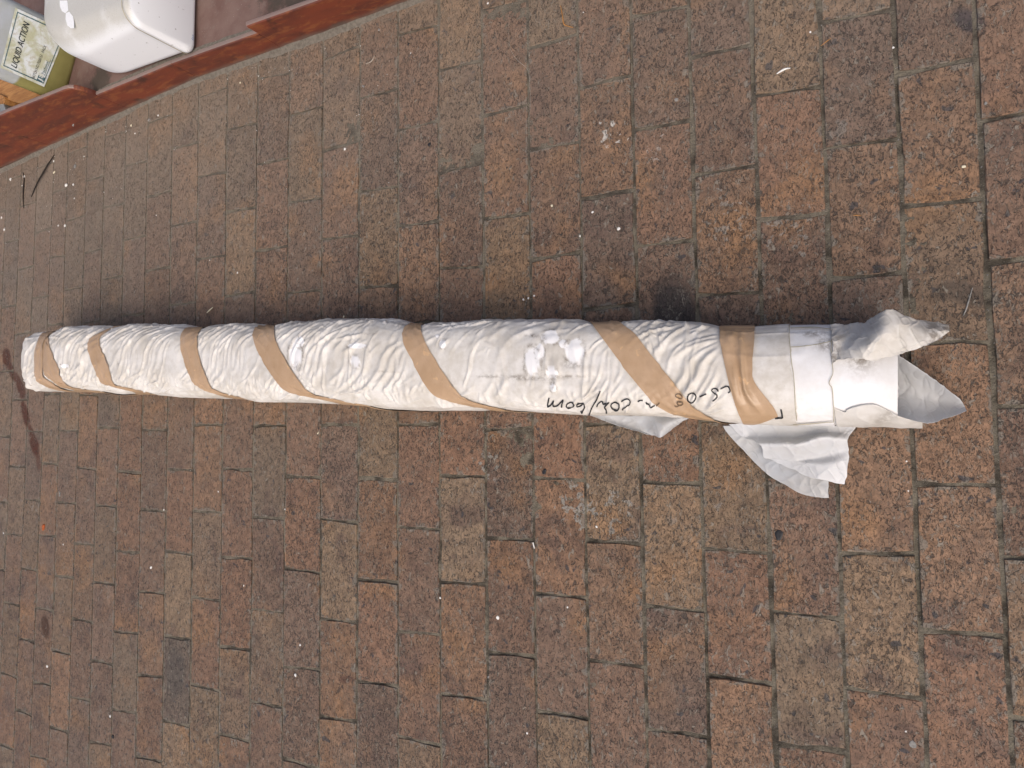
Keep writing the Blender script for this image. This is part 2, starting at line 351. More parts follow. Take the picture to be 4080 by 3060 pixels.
# ------------------------------------------------------------------ paving
LX={1: (1.102, -0.0027), 2: (2.089, -0.0003), 3: (3.071, -0.0002), 4: (4.05, 0.0007), 5: (5.019, 0.0012), 6: (5.971, 0.0036), 7: (6.913, 0.0042), 8: (7.854, 0.0062), 0: (0.116, -0.0031), -1: (-0.905, -0.0021), -2: (-1.908, -0.0034), -3: (-2.943, -0.0032), -4: (-3.979, -0.0068), -5: (-5.03, -0.0042), -6: (-6.058, -0.0075), -7: (-7.1, -0.0105), -8: (-8.145, -0.0139), -9: (-9.169, -0.0146), -10: (-10.198, -0.0146), -11: (-11.2, -0.0116), -12: (-12.174, -0.0117), -13: (-13.091, -0.0056), -14: (-14.042, -0.0085), -15: (-14.891, 0.0026), -16: (-15.773, 0.0), -17: (-16.686, 0.0), -18: (-17.553, 0.0), -19: (-18.55, 0), -20: (-19.55, 0), 9: (8.93, -0.003)}
COLS={
-18:([5, 4, 0, 5, 0, 5, 3, 5, 0, 0],[(6.16,6.16),(4.12,4.12),(2.12,2.12),(0.14,0.14),(-1.83,-1.83)]),
-17:([5, 0, 5, 3, 0, 5, 0, 5, 0, 5],[(7.17,7.17),(5.2,5.2),(3.21,3.21),(1.22,1.22),(-0.77,-0.77),(-2.76,-2.76),(-4.75,-4.75),(-6.78,-6.78)]),
-16:([5, 0, 5, 0, 3, 5, 0, 3, 0, 5],[(6.2,6.23),(4.23,4.23),(2.25,2.24),(0.27,0.25),(-1.71,-1.73),(-3.69,-3.7),(-5.67,-5.67)]),
-15:([5, 0, 3, 0, 5, 0, 3, 0, 0, 1],[(7.28,7.28),(5.33,5.29),(3.33,3.31),(1.33,1.32),(-0.67,-0.67),(-2.68,-2.68),(-4.71,-4.71),(-6.76,-6.68)]),
-14:([5, 5, 5, 2, 3, 1, 5, 1, 0, 1],[(6.31,6.32),(4.29,4.26),(2.28,2.26),(0.27,0.27),(-1.74,-1.73),(-3.75,-3.73),(-5.76,-5.75),(-7.79,-7.77)]),
-13:([5, 5, 3, 1, 1, 3, 1, 0, 3, 5],[(7.3,7.3),(5.23,5.23),(3.24,3.22),(1.24,1.21),(-0.75,-0.79),(-2.8,-2.79),(-4.79,-4.79),(-6.86,-6.78)]),
-12:([5, 5, 5, 4, 0, 5, 3, 3, 5, 3],[(6.38,6.35),(4.38,4.36),(2.35,2.34),(0.31,0.32),(-1.73,-1.73),(-3.75,-3.72),(-5.77,-5.73),(-7.81,-7.72)]),
-11:([5, 5, 3, 0, 0, 0, 0, 5, 3],[(7.37,7.31),(5.32,5.3),(3.28,3.25),(1.23,1.21),(-0.81,-0.84),(-2.86,-2.85),(-4.89,-4.82),(-6.84,-6.74)]),
-10:([5, 5, 3, 0, 1, 3, 3, 1, 0, 5],[(8.34,8.34),(6.33,6.32),(4.36,4.33),(2.3,2.29),(0.24,0.24),(-1.76,-1.76),(-3.79,-3.74),(-5.82,-5.73),(-7.77,-7.67)]),
-9:([5, 1, 0, 3, 3, 0, 2, 4, 2],[(7.41,7.37),(5.38,5.36),(3.36,3.35),(1.32,1.3),(-0.73,-0.75),(-2.74,-2.73),(-4.74,-4.69),(-6.73,-6.67)]),
-8:([5, 5, 3, 0, 1, 1, 5, 0, 2],[(8.52,8.49),(6.48,6.39),(4.39,4.35),(2.36,2.34),(0.33,0.33),(-1.72,-1.71),(-3.72,-3.69),(-5.72,-5.71)]),
-7:([5, 5, 2, 3, 3, 0, 0, 5, 0],[(7.44,7.36),(5.4,5.34),(3.37,3.37),(1.34,1.34),(-0.69,-0.7),(-2.71,-2.68),(-4.72,-4.66),(-6.64,-6.62)]),
-6:([5, 3, 0, 0, 1, 5, 3, 5, 0],[(8.42,8.28),(6.37,6.29),(4.31,4.27),(2.3,2.27),(0.28,0.28),(-1.75,-1.73),(-3.77,-3.75),(-5.75,-5.71)]),
-5:([1, 2, 3, 0, 0, 0, 3, 3],[(7.28,7.25),(5.27,5.19),(3.21,3.16),(1.19,1.17),(-0.83,-0.83),(-2.81,-2.8),(-4.86,-4.78),(-6.74,-6.74)]),
-4:([5, 5, 3, 0, 1, 3, 2, 1, 1],[(8.3,8.32),(6.23,6.24),(4.27,4.2),(2.27,2.23),(0.26,0.26),(-1.69,-1.72),(-3.75,-3.7),(-5.7,-5.62)]),
-3:([0, 3, 2, 1, 2, 1, 0, 3, 2],[(7.15,7.1),(5.12,5.06),(3.11,3.03),(1.15,1.1),(-0.82,-0.84),(-2.84,-2.82),(-4.83,-4.78)]),
-2:([5, 0, 3, 1, 1, 0, 3, 0, 5],[(8.24,8.15),(6.21,6.19),(4.23,4.18),(2.24,2.21),(0.24,0.25),(-1.75,-1.75),(-3.73,-3.67),(-5.69,-5.67)]),
-1:([2, 5, 3, 0, 0, 2, 1, 0, 0],[(7.2,7.14),(5.12,5.13),(3.24,3.15),(1.26,1.21),(-0.73,-0.73),(-2.7,-2.65),(-4.74,-4.67)]),
0:([5, 0, 0, 2, 0, 3, 0, 3, 0],[(8.13,8.0),(6.03,6.01),(4.05,4.0),(2.08,2.07),(0.12,0.14),(-1.84,-1.82),(-3.85,-3.78)]),
1:([2, 3, 0, 0, 0, 1, 3, 2],[(7.08,7.06),(5.18,5.1),(3.14,3.15),(1.2,1.2),(-0.74,-0.75),(-2.71,-2.69),(-4.69,-4.63)]),
2:([0, 1, 3, 3, 2, 1, 3, 5],[(6.06,6.04),(4.08,4.06),(2.15,2.15),(0.18,0.18),(-1.75,-1.73),(-3.69,-3.67)]),
3:([1, 3, 0, 3, 0, 2, 3, 0],[(7.06,6.93),(5.07,5.03),(3.11,3.07),(1.17,1.15),(-0.76,-0.77),(-2.7,-2.7),(-4.61,-4.56)]),
4:([3, 0, 1, 3, 2, 0, 1],[(6.06,6.0),(4.12,4.08),(2.18,2.13),(0.21,0.19),(-1.75,-1.75),(-3.63,-3.63)]),
5:([2, 0, 0, 2, 0, 2, 0],[(5.18,5.08),(3.22,3.19),(1.29,1.27),(-0.64,-0.64),(-2.58,-2.58),(-4.46,-4.38)]),
6:([5, 3, 1, 3, 1, 2, 0],[(6.04,5.96),(4.14,4.09),(2.21,2.18),(0.27,0.27),(-1.68,-1.63),(-3.51,-3.51)]),
7:([3, 1, 5, 1, 1, 0, 3],[(5.0,4.96),(3.12,3.06),(1.23,1.17),(-0.69,-0.69),(-2.62,-2.57)]),
8:([0, 0, 1, 0, 5, 0],[(4.11,4.09),(2.2,2.2),(0.32,0.3),(-1.59,-1.58)]),
}

TONE = [(.174, .103, .067), (.190, .114, .070), (.192, .131, .082), (.152, .098, .069), (.112, .086, .067), (.165, .114, .076)]   # red, orange, tan, purple, dark, grey brown
def lx(i, y): a, b = LX[i]; return a + b * y
NG = 440; gx = np.linspace(-7, 9.2, NG); gy = np.linspace(-6.2, 9.0, NG); GX, GY = np.meshgrid(gx, gy, indexing='ij')
GZ = -.0010 - .0032 * sstep(.38, .72, fbm(GX * 1.3, GY * 1.1, 501, 2) * .55 + fbm(GX * 6, GY * 5, 502, 3) * .45) + .0012 * (fbm(GX * 14, GY * 14, 503, 2) - .5)
GZ[0, :] = GZ[-1, :] = GZ[:, 0] = GZ[:, -1] = -.0018
pv = np.stack([GX * U, GY * U, GZ], -1).reshape(-1, 3).tolist(); pf = grid_faces(NG, NG); n0 = len(pv)
bx = [-40, -7, 9.2, 25]; by = [-30, -6.2, 9.0, 24]
for i_ in range(3):
    for j_ in range(3):
        if i_ == 1 and j_ == 1: continue
        k_ = len(pv); pv += [(bx[i_] * U, by[j_] * U, -.0018), (bx[i_ + 1] * U, by[j_] * U, -.0018), (bx[i_ + 1] * U, by[j_ + 1] * U, -.0018), (bx[i_] * U, by[j_ + 1] * U, -.0018)]; pf.append((k_, k_ + 1, k_ + 2, k_ + 3))
paving = mesh_obj('paving', pv, pf, M['joint'])
tag(paving, 'red and brown clay brick paving laid in running bond with gritty joints', None, None, 'structure')
def brick_verts(c4, chip=1.0, n_edge=3):
    """c4: four corners counter-clockwise (metres). Returns verts, faces of a worn brick: 12 point top ring, arris, sides"""
    ring = []
    for k in range(4):
        a = Vector(c4[k]); b = Vector(c4[(k + 1) % 4]); e = b - a; nrm = Vector((-e.y, e.x)).normalized()
        for q in range(n_edge):
            t = q / n_edge; ins = abs(random.gauss(0, .0009)) * chip + (random.random() < .10) * random.uniform(.001, .004) * chip
            if q == 0: ins = 0
            p = a + e * t + nrm * ins
            if q == 0:                                        # rounded corner, pulled in along the diagonal
                p = p + (Vector(c4[(k + 2) % 4]) - a).normalized() * random.uniform(.001, .0045) * chip
            ring.append(p)
    cen = sum((Vector(v) for v in c4), Vector((0, 0))) / 4
    N = len(ring); z0 = random.uniform(-.0005, .0010) if cen.x > -1.5 * U else random.uniform(-.0003, .0006); tx = random.uniform(-.012, .012); ty = random.uniform(-.008, .008)
    V = []; 
    for p in ring:
        q = p + (cen - p).normalized() * random.uniform(.0008, .0019)
        V.append((q.x - cen.x, q.y - cen.y, z0 + tx * (q.x - cen.x) + ty * (q.y - cen.y)))
    for p in ring: V.append((p.x - cen.x, p.y - cen.y, -.0009 + random.uniform(-.0003, .0003)))
    for p in ring: V.append((p.x - cen.x, p.y - cen.y, -.012))
    F = [tuple(range(N))]
    for j in range(N):
        k = (j + 1) % N
        F.append((N + j, N + k, k, j)); F.append((2 * N + j, 2 * N + k, N + k, N + j))
    return V, F, cen
def step_y(x): return float(np.interp(x, [-20, -18.03, -11.1, -8.21, -5.29, -3.07, -1.52, 12], [8.5, 8.58, 8.91, 9.0, 8.93, 8.87, 8.86, 8.8]))
field_bm_v, field_f, field_c = [], [], []
def lay(c, yt, yb, ytr, ybr, code):
    g = .0012
    j = lambda: random.uniform(-.0008, .0012)
    xl0, xl1, xr0, xr1 = lx(c, yb), lx(c, yt), lx(c + 1, ybr), lx(c + 1, ytr)
    wide = .0007 if c >= 3 else 0
    c4 = [(xl0 * U + g + j() + wide, yb * U + g + j()), (xr0 * U - g - j() - wide, ybr * U + g + j()), (xr1 * U - g - j() - wide, ytr * U - g - j()), (xl1 * U + g + j() + wide, yt * U - g - j())]
    return c4
def tone_of(code):
    t = TONE[code]; f = random.uniform(.88, 1.12); h = random.uniform(-.05, .05)
    return (t[0] * f * (1 + h), t[1] * f, t[2] * f * (1 - h), 1.0)
YBOT = lambda X: np.interp(X, [-18, 8.5], [-9.6, -4.1])
vis = 0
extra = []
for c in range(-19, 9):
    if c in COLS: codes, js = COLS[c]
    else: codes, js = [0, 5, 0, 5, 3, 0, 5, 0, 5, 3], [(7.2 - 2 * k, 7.2 - 2 * k) for k in range(8)]
    js = list(js)
    codes = list(codes)
    while js[0][0] < 9: js.insert(0, (js[0][0] + 2.0, js[0][1] + 2.0)); codes.insert(0, random.choice((0, 5, 1, 3)))
    # the first given code belongs to the brick above the first given joint
    codes = codes[1:] if len(js) > len(codes) + 99 else codes
    xm = lx(c, 0) + .5; ytop = step_y(xm) + .02
    while js[-1][0] > YBOT(xm) - .3: js.append((js[-1][0] - 1.99, js[-1][1] - 1.99))
    n_in = 0
    base_codes = COLS[c][0] if c in COLS else [0, 5, 0, 5, 3, 0, 5, 0, 5, 3]
    off = len(js) - 0
    first = COLS[c][1][0][0] if c in COLS else js[0][0]
    for k in range(len(js) - 1):
        (a, b), (a2, b2) = js[k], js[k + 1]
        idx = int(round((first - a) / 2.0)) + 1
        code = base_codes[idx] if 0 <= idx < len(base_codes) else random.choice((0, 0, 5, 1, 3))
        if a2 > ytop - .05: continue
        a = min(a, step_y(xm - .5) + .03); b = min(b, step_y(xm + .5) + .03)
        if a - a2 < .06: continue
        V, F, cen = brick_verts(lay(c, a, a2, b, b2, code))
        o = mesh_obj('brick', V, F, M['brick'], paving, loc=(cen.x, cen.y, 0)); o.color = tone_of(code); vis += 1
# the same pavers going on beyond the frame: one joined part
def ext(c, a, a2):
    V, F, cen = brick_verts(lay(c, a, a2, a, a2, 0), 1.0, 1)
    n0 = len(field_bm_v); field_bm_v.extend([(v[0] + cen.x, v[1] + cen.y, v[2]) for v in V]); field_f.extend([tuple(i + n0 for i in f) for f in F])
for i in range(-33, -20): LX[i] = (LX[-20][0] + (i + 20) * 1.0, 0)
for i in range(10, 23): LX[i] = (LX[9][0] + (i - 9) * 1.0, -.003)
for c in range(-32, 22):
    if c in COLS: y = COLS[c][1][0][1]
    else: y = 7.1 + (c % 2)
    xm = lx(c, 0) + .5
    y = y + 2 * 12
    while y > -24:
        a, a2 = y, y - 1.99
        y = a2
        inside = -19 <= c <= 8
        yb = YBOT(xm) - .3
        if a2 > step_y(xm): continue
        if c == 8 or not inside: a = min(a, step_y(xm))
        if inside:
            js_end = yb
            if a > js_end - .9: continue
        if a - a2 < .1: continue
        if inside: ext(c, a, a2)
        else: ext(c, a, a2)
fo = mesh_obj('brick_field', field_bm_v, field_f, M['brick'], paving); fo['kind'] = 'stuff'; fo.color = (.150, .078, .048, 1)

# ------------------------------------------------------------------ roll: section and surface
ST = np.array([(-13.9, 2.083, .70), (-13.53, 2.083, .765), (-12.6, 2.07, .80), (-11.41, 2.051, .835), (-9.87, 1.924, .822), (-8.38, 1.858, .815), (-7.08, 1.725, .795), (-5.83, 1.640, .787), (-4.68, 1.555, .785),
               (-3.55, 1.487, .805), (-2.54, 1.440, .818), (-1.61, 1.345, .815), (-.79, 1.260, .79), (.04, 1.222, .785), (.78, 1.190, .764), (1.5, 1.132, .756), (2.18, 1.078, .752), (2.81, 1.036, .742), (3.42, 1.000, .736),
               (3.99, .950, .718), (4.53, .870, .705), (5.05, .820, .705), (5.55, .791, .712), (6.01, .770, .700), (6.46, .748, .690), (7.5, .70, .68)])
def _interp(X, col):
    X = np.asarray(X, float)
    return (np.interp(X - .25, ST[:, 0], ST[:, col]) + np.interp(X, ST[:, 0], ST[:, col]) + np.interp(X + .25, ST[:, 0], ST[:, col])) / 3
def sec_params(X):
    X = np.asarray(X, float)
    n = 3.3 - 1.1 * sstep(3.6, 5.4, X)
    r = _interp(X, 2) * (.972 + .013 * sstep(3.6, 5.4, X)); cy = _interp(X, 1); b = r * .93
    return cy, r, b, n
def base_surf(X, T):
    cy, r, b, n = sec_params(X); c = np.cos(T); s = np.sin(T)
    y = r * np.sign(c) * np.abs(c) ** (2 / n); z = b * np.sign(s) * np.abs(s) ** (2 / n)
    # normal of the superellipse
    ny = np.sign(y) * np.abs(y / r) ** (n - 1) / r; nz = np.sign(z) * np.abs(z / b) ** (n - 1) / b
    l = np.sqrt(ny**2 + nz**2) + 1e-9
    return np.stack([np.asarray(X) + 0 * y, cy + y, b + z], -1), np.stack([0 * ny, ny / l, nz / l], -1)
def hit(px, py):                            # photo pixel -> X, theta on the roll
    px = np.atleast_1d(np.asarray(px, float)); py = np.atleast_1d(np.asarray(py, float))
    d = ray(px, py); zs = np.linspace(1.75, .02, 500)
    t = (zs[None, :] - CAMP[2]) / d[:, 2:3]; P = CAMP + d[:, None, :] * t[..., None]
    cy, r, b, n = sec_params(P[..., 0])
    f = np.abs((P[..., 1] - cy) / r) ** n + np.abs((P[..., 2] - b) / b) ** n - 1
    inside = f < 0; k = np.where(inside.any(1), inside.argmax(1), f.argmin(1))
    q = np.arange(len(px)); Pk = P[q, k]; cyk, rk, bk, nk = cy[q, k], r[q, k], b[q, k], n[q, k]
    u = (Pk[:, 1] - cyk) / rk; w = (Pk[:, 2] - bk) / bk
    th = np.arctan2(np.sign(w) * np.abs(w) ** (nk / 2), np.sign(u) * np.abs(u) ** (nk / 2))
    th = np.where(th < -math.pi / 2, th + 2 * math.pi, th)
    return Pk[:, 0], th
TAPES = [  # left edge, right edge: where the brown tape runs over the wrapping
 ([(152,1349),(136,1397),(135,1494),(149,1525),(200,1548)], [(190,1340),(172,1369),(168,1466),(172,1503),(240,1545)]),
 ([(178,1330),(169,1380),(168,1466),(181,1498),(240,1543),(320,1560)], [(192,1345),(200,1412),(231,1457),(244,1512),(271,1539),(345,1552),(407,1559)]),
 ([(416,1315),(353,1344),(346,1385),(362,1439),(389,1503),(402,1530),(475,1548),(565,1570)], [(436,1313),(393,1344),(398,1385),(429,1444),(438,1489),(452,1534),(542,1552),(619,1569)]),
 ([(742,1308),(717,1331),(719,1403),(746,1475),(764,1525),(805,1552),(904,1584)], [(803,1308),(784,1340),(789,1412),(814,1480),(841,1548),(886,1566),(972,1587)]),
 ([(1018,1306),(1004,1335),(1023,1399),(1072,1480),(1127,1552),(1158,1568),(1316,1600),(1340,1606)], [(1095,1299),(1093,1344),(1118,1403),(1167,1480),(1226,1561),(1262,1577),(1380,1600),(1450,1610)]),
 ([(1619,1295),(1599,1326),(1608,1376),(1651,1457),(1687,1525),(1723,1575),(1791,1602),(1904,1625),(1972,1633)], [(1678,1294),(1678,1326),(1705,1390),(1760,1475),(1805,1539),(1836,1580),(1904,1607),(2010,1632)]),
 ([(2353,1283),(2407,1358),(2479,1457),(2565,1561),(2610,1616),(2678,1650),(2746,1664)], [(2466,1283),(2524,1322),(2588,1408),(2678,1516),(2746,1607),(2778,1634),(2827,1663)]),
 ([(2866,1300),(2871,1360),(2887,1447),(2910,1546),(2939,1638),(2966,1690)], [(3008,1298),(3008,1360),(2998,1440),(3000,1470),(2996,1495),(3006,1522),(3026,1551),(3060,1592),(3084,1621),(3101,1656)]),
]
def resample(P, n):
    P = np.asarray(P, float); s = np.concatenate([[0], np.cumsum(np.hypot(*np.diff(P, axis=0).T))]); t = np.linspace(0, s[-1], n)
    return np.stack([np.interp(t, s, P[:, 0]), np.interp(t, s, P[:, 1])], -1)
TP = []
for L, R in TAPES:
    e = []
    for E_ in (L, R):
        q = resample(E_, 40); X, T = hit(q[:, 0], q[:, 1]); E2 = np.stack([X, np.maximum.accumulate(T)], -1)
        for _ in range(2): E2[1:-1] = (E2[:-2] + 2 * E2[1:-1] + E2[2:]) / 4
        e.append(E2)
    TP.append(e)
def tape_dist(X, T):                        # distance along the roll to the nearest tape edge (negative under it)
    d = np.full(np.broadcast(X, T).shape, 9.0)
    for L, R in TP:
        a = np.interp(T, L[:, 1], L[:, 0]); b = np.interp(T, R[:, 1], R[:, 0])
        mid = (a + b) / 2; hw = np.abs(b - a) / 2
        d = np.minimum(d, np.abs(X - mid) - hw)
    return d
def ridge(n, k=3): return (1 - np.abs(2 * n - 1)) ** k
FX0, FX1, FA0, FA1, FRES = -14.0, 7.0, -1.6, 4.2, 90.0
FOLD = np.zeros((int((FX1 - FX0) * FRES), int((FA1 - FA0) * FRES)))
def add_fold(x, a, ang, L, w, h, bend=0.0):          # one crease of the sheet: a narrow ridge with a shallow valley beside it
    R_ = L / 2 + 4 * w; i0, i1 = int((x - R_ - FX0) * FRES), int((x + R_ - FX0) * FRES); j0, j1 = int((a - R_ - FA0) * FRES), int((a + R_ - FA0) * FRES)
    i0, j0 = max(i0, 0), max(j0, 0); i1, j1 = min(i1, FOLD.shape[0]), min(j1, FOLD.shape[1])
    if i1 - i0 < 2 or j1 - j0 < 2: return
    gx_ = FX0 + (np.arange(i0, i1) + .5)[:, None] / FRES - x; ga_ = FA0 + (np.arange(j0, j1) + .5)[None, :] / FRES - a
    s = gx_ * math.cos(ang) - ga_ * math.sin(ang); d = gx_ * math.sin(ang) + ga_ * math.cos(ang) + bend * s * s
    tp = sstep(L / 2, L * .22, np.abs(s)); ww = w * (.55 + .45 * tp)
    FOLD[i0:i1, j0:j1] += h * tp * (np.exp(-np.abs(d / ww) ** 1.5) - .45 * np.exp(-((d - 1.9 * w) / (1.3 * w)) ** 2) - .25 * np.exp(-((d + 2.1 * w) / (1.5 * w)) ** 2))
fr = random.Random(11)
for (x0, x1, cnt, am, asd, l0, l1, w0, w1, h0, h1, lo, hi) in (
        (-13.0, -11.6, 46, .75, .5, .3, 1.0, .022, .05, .012, .034, .2, 2.5), (-11.5, -9.4, 100, .85, .22, .35, 1.3, .024, .055, .012, .036, .1, 2.5), (-9.0, -7.2, 80, .80, .25, .35, 1.3, .024, .055, .012, .036, .1, 2.5),
        (-6.6, -3.6, 105, .95, .30, .3, 1.1, .022, .055, .010, .034, .1, 2.5), (-3.5, -1.4, 60, .85, .30, .4, 1.4, .024, .055, .012, .036, .1, 2.5), (-1.0, 1.0, 50, 1.05, .45, .25, .9, .022, .05, .008, .026, .1, 2.4),
        (1.0, 2.6, 30, .9, .5, .25, .8, .03, .07, .008, .024, .1, 2.4), (2.6, 4.4, 60, .95, .35, .3, 1.0, .018, .04, .010, .030, .2, 2.3), (-13, 4.4, 150, 1.3, .9, .12, .35, .014, .03, .006, .018, .0, 2.6),
        (-12.5, 4.4, 130, 1.45, .25, .15, .42, .020, .040, .014, .034, 1.85, 2.35), (-12.5, 4.4, 90, 1.45, .35, .15, .40, .020, .040, .012, .030, .38, .62), (-12.8, 4.4, 70, .12, .2, .5, 1.6, .025, .06, .006, .018, -.3, .4), (-12.8, 4.4, 60, .12, .2, .5, 1.6, .025, .06, .006, .018, 2.2, 2.7)):
    for _ in range(cnt):
        add_fold(fr.uniform(x0, x1), fr.uniform(lo, hi) * .78, fr.gauss(am, asd), fr.uniform(l0, l1), fr.uniform(w0, w1) * .82, fr.uniform(h0, h1) * (.62 if x0 < -1.2 else .85), fr.gauss(0, .12))
for (ax, ay, bx_, by_, w_, h_) in ((2862,1345,2640,1500,.035,.040),(2865,1360,2665,1560,.03,.036),(2868,1380,2700,1590,.04,.044),(2870,1410,2740,1610,.03,.034),(2872,1440,2775,1610,.035,.034),(2870,1330,2640,1440,.03,.03),(2885,1500,2810,1640,.03,.03),(2905,1560,2820,1625,.025,.03),(2925,1610,2800,1650,.025,.028),
                                   (2560,1320,2590,1420,.03,.026),(2590,1315,2615,1440,.03,.03),(2625,1330,2640,1400,.025,.025),(2520,1310,2575,1390,.025,.024),(395,1350,300,1410,.05,.04),(400,1370,320,1440,.05,.04),(350,1400,290,1480,.06,.05),(330,1460,280,1520,.05,.04),
                                   (1600,1350,1440,1560,.04,.034),(1605,1370,1480,1560,.035,.032),(1615,1400,1520,1570,.04,.034),(1625,1420,1560,1560,.03,.03),(1230,1560,1150,1420,.05,.045),(1260,1565,1190,1430,.03,.03),(2100,1480,2450,1478,.04,.018)):
    qx, qt = hit([ax, bx_], [ay, by_]); rr = float(sec_params((qx[0] + qx[1]) / 2)[1]); dx_, da_ = qx[1] - qx[0], (qt[1] - qt[0]) * rr
    add_fold((qx[0] + qx[1]) / 2, (qt[0] + qt[1]) / 2 * rr, math.atan2(-da_, dx_), math.hypot(dx_, da_) * 1.15, w_ * .9, h_ * .85, .05)
def fold_at(X, A):
    X, A = np.broadcast_arrays(X, A)
    fx = np.clip((X - FX0) * FRES - .5, 0, FOLD.shape[0] - 2.001); fa = np.clip((A - FA0) * FRES - .5, 0, FOLD.shape[1] - 2.001)
    i = fx.astype(int); j = fa.astype(int); u = fx - i; v = fa - j
    return (FOLD[i, j] * (1 - u) + FOLD[i + 1, j] * u) * (1 - v) + (FOLD[i, j + 1] * (1 - u) + FOLD[i + 1, j + 1] * u) * v
def disp(X, T):                             # creases and puffs of the loose wrapping, in courses
    X = np.asarray(X, float); T = np.asarray(T, float); cy, r, b, n = sec_params(X); A = T * r
    td = tape_dist(X, T); g = sstep(-.02, .45, td); gt = .30 + .70 * sstep(-.05, .12, td)
    smooth_end = 1 - .80 * sstep(4.55, 4.8, X)
    w = fold_at(X, A) + (fbm(X * 5, A * 5, 40, 3) - .5) * .018
    side = np.exp(-((T - .55) / .11) ** 2) + np.exp(-((T - 2.62) / .12) ** 2)       # creased shoulders of the box inside
    w = w + side * .014 
    puff = (fbm(X * .9, A * .8, 61) - .42) * .085 * g
    sidepuff = (np.exp(-((T - .1) / .4) ** 2) + np.exp(-((T - 3.05) / .4) ** 2)) * .045 * g * (vn(X * .8, A * 0, 71) + .15)
    pinch = -.020 * np.exp(-np.maximum(td, 0) / .08)
    d = np.clip(w, -.06, .085) * gt * smooth_end + (puff + sidepuff) * (.35 + .65 * smooth_end) + pinch * smooth_end
    d += .022 * (1 - smooth_end) * (ridge(vn(A * 5.0, X * .6, 81), 4) * .6 + (vn(X * 2.2, A * 2.4, 82) - .5))
    for (x0, t0, rx, rt, hh) in BUMPS:
        d += hh * sstep(1.15, .2, np.sqrt(((X - x0) / rx) ** 2 + ((T - t0) / rt) ** 2))
    d *= 1 - .5 * sstep(2.85, 3.1, T)
    le = sstep(-12.6, -13.4, X); d += le * .13 * (fbm(X * 3.5, A * 3.0, 91) - .62) + le * .05 * ridge(vn(X * 2 + A * 2.2, A * 3.5, 92), 3)
    return d
BUMPS = []
def px_bump(px, py, rx, ry, h):
    X, T = hit([px, px + rx, px], [py, py, py + ry]); BUMPS.append((X[0], T[0], abs(X[1] - X[0]) + .01, abs(T[2] - T[0]) + .01, h))
CLEAN = [(2120,1440,30,52),(2194,1344,30,26),(2289,1398,36,44),(2199,1486,22,18),(2150,1400,18,30),(1176,1421,26,46),(1194,1362,16,22),(1420,1377,34,9),(1416,1440,20,20),(1764,1371,13,17),(1742,1338,7,6),(2600,1470,12,12),
         (258,1458,16,8),(2245,1370,16,14),(2204,1545,12,16)]
for x, y, a, b_ in CLEAN: px_bump(x, y, a, b_, .010)
def surf(X, T, off=0.0):
    P, N = base_surf(X, T); return P + N * (disp(X, T) + off)[..., None]

roll = empty('wrapped_roll', 'long paper wrapped roll bound with spiral bands of brown tape, torn open at one end', 'roll', (0, 0, 0))
SOIL = [(2130,1508,115,9),(2090,1440,4,50),(2156,1440,4,50),(2122,1338,34,9),(2200,1528,12,26),(2285,1456,40,8),(2240,1500,110,7),(2060,1502,40,9),(2165,1350,12,22),(1190,1345,4,20),(1180,1460,16,14),(1765,1352,12,5),(1690,1400,6,30),(1560,1480,60,3),
        (1950,1500,60,6),(1470,1330,30,4),(470,1450,5,8),(648,1362,4,4),(3430,1420,60,60),(3250,1330,70,14),(3290,1370,40,30)]
def dress(o, P):                            # stain masks kept on the sheet itself
    x, y = proj(P); soil = np.zeros(len(x)); cl = np.zeros(len(x))
    for a, b_, ra, rb in SOIL: soil = np.maximum(soil, np.exp(-1.2 * (((x - a) / ra) ** 2 + ((y - b_) / rb) ** 2)))
    for a, b_, ra, rb in CLEAN: cl = np.maximum(cl, sstep(1.15, .95, np.sqrt(((x - a) / ra) ** 2 + ((y - b_) / rb) ** 2) + .7 * (fbm(x / 14, y / 14, 610) - .5)))
    for a, b_, ra, rb in CLEAN:
        q = np.sqrt(((x - a) / ra) ** 2 + ((y - b_) / rb) ** 2); soil = np.maximum(soil, .95 * np.exp(-((q - 1.22) / .16) ** 2) * sstep(.35, .6, fbm(x / 17, y / 17, 611)))
    attr(o, 'soil', soil); attr(o, 'clean', cl)
def end_curve(pts):
    X, T = hit([p_[0] for p_ in pts], [p_[1] for p_ in pts]); k = np.argsort(T); return X[k], T[k]
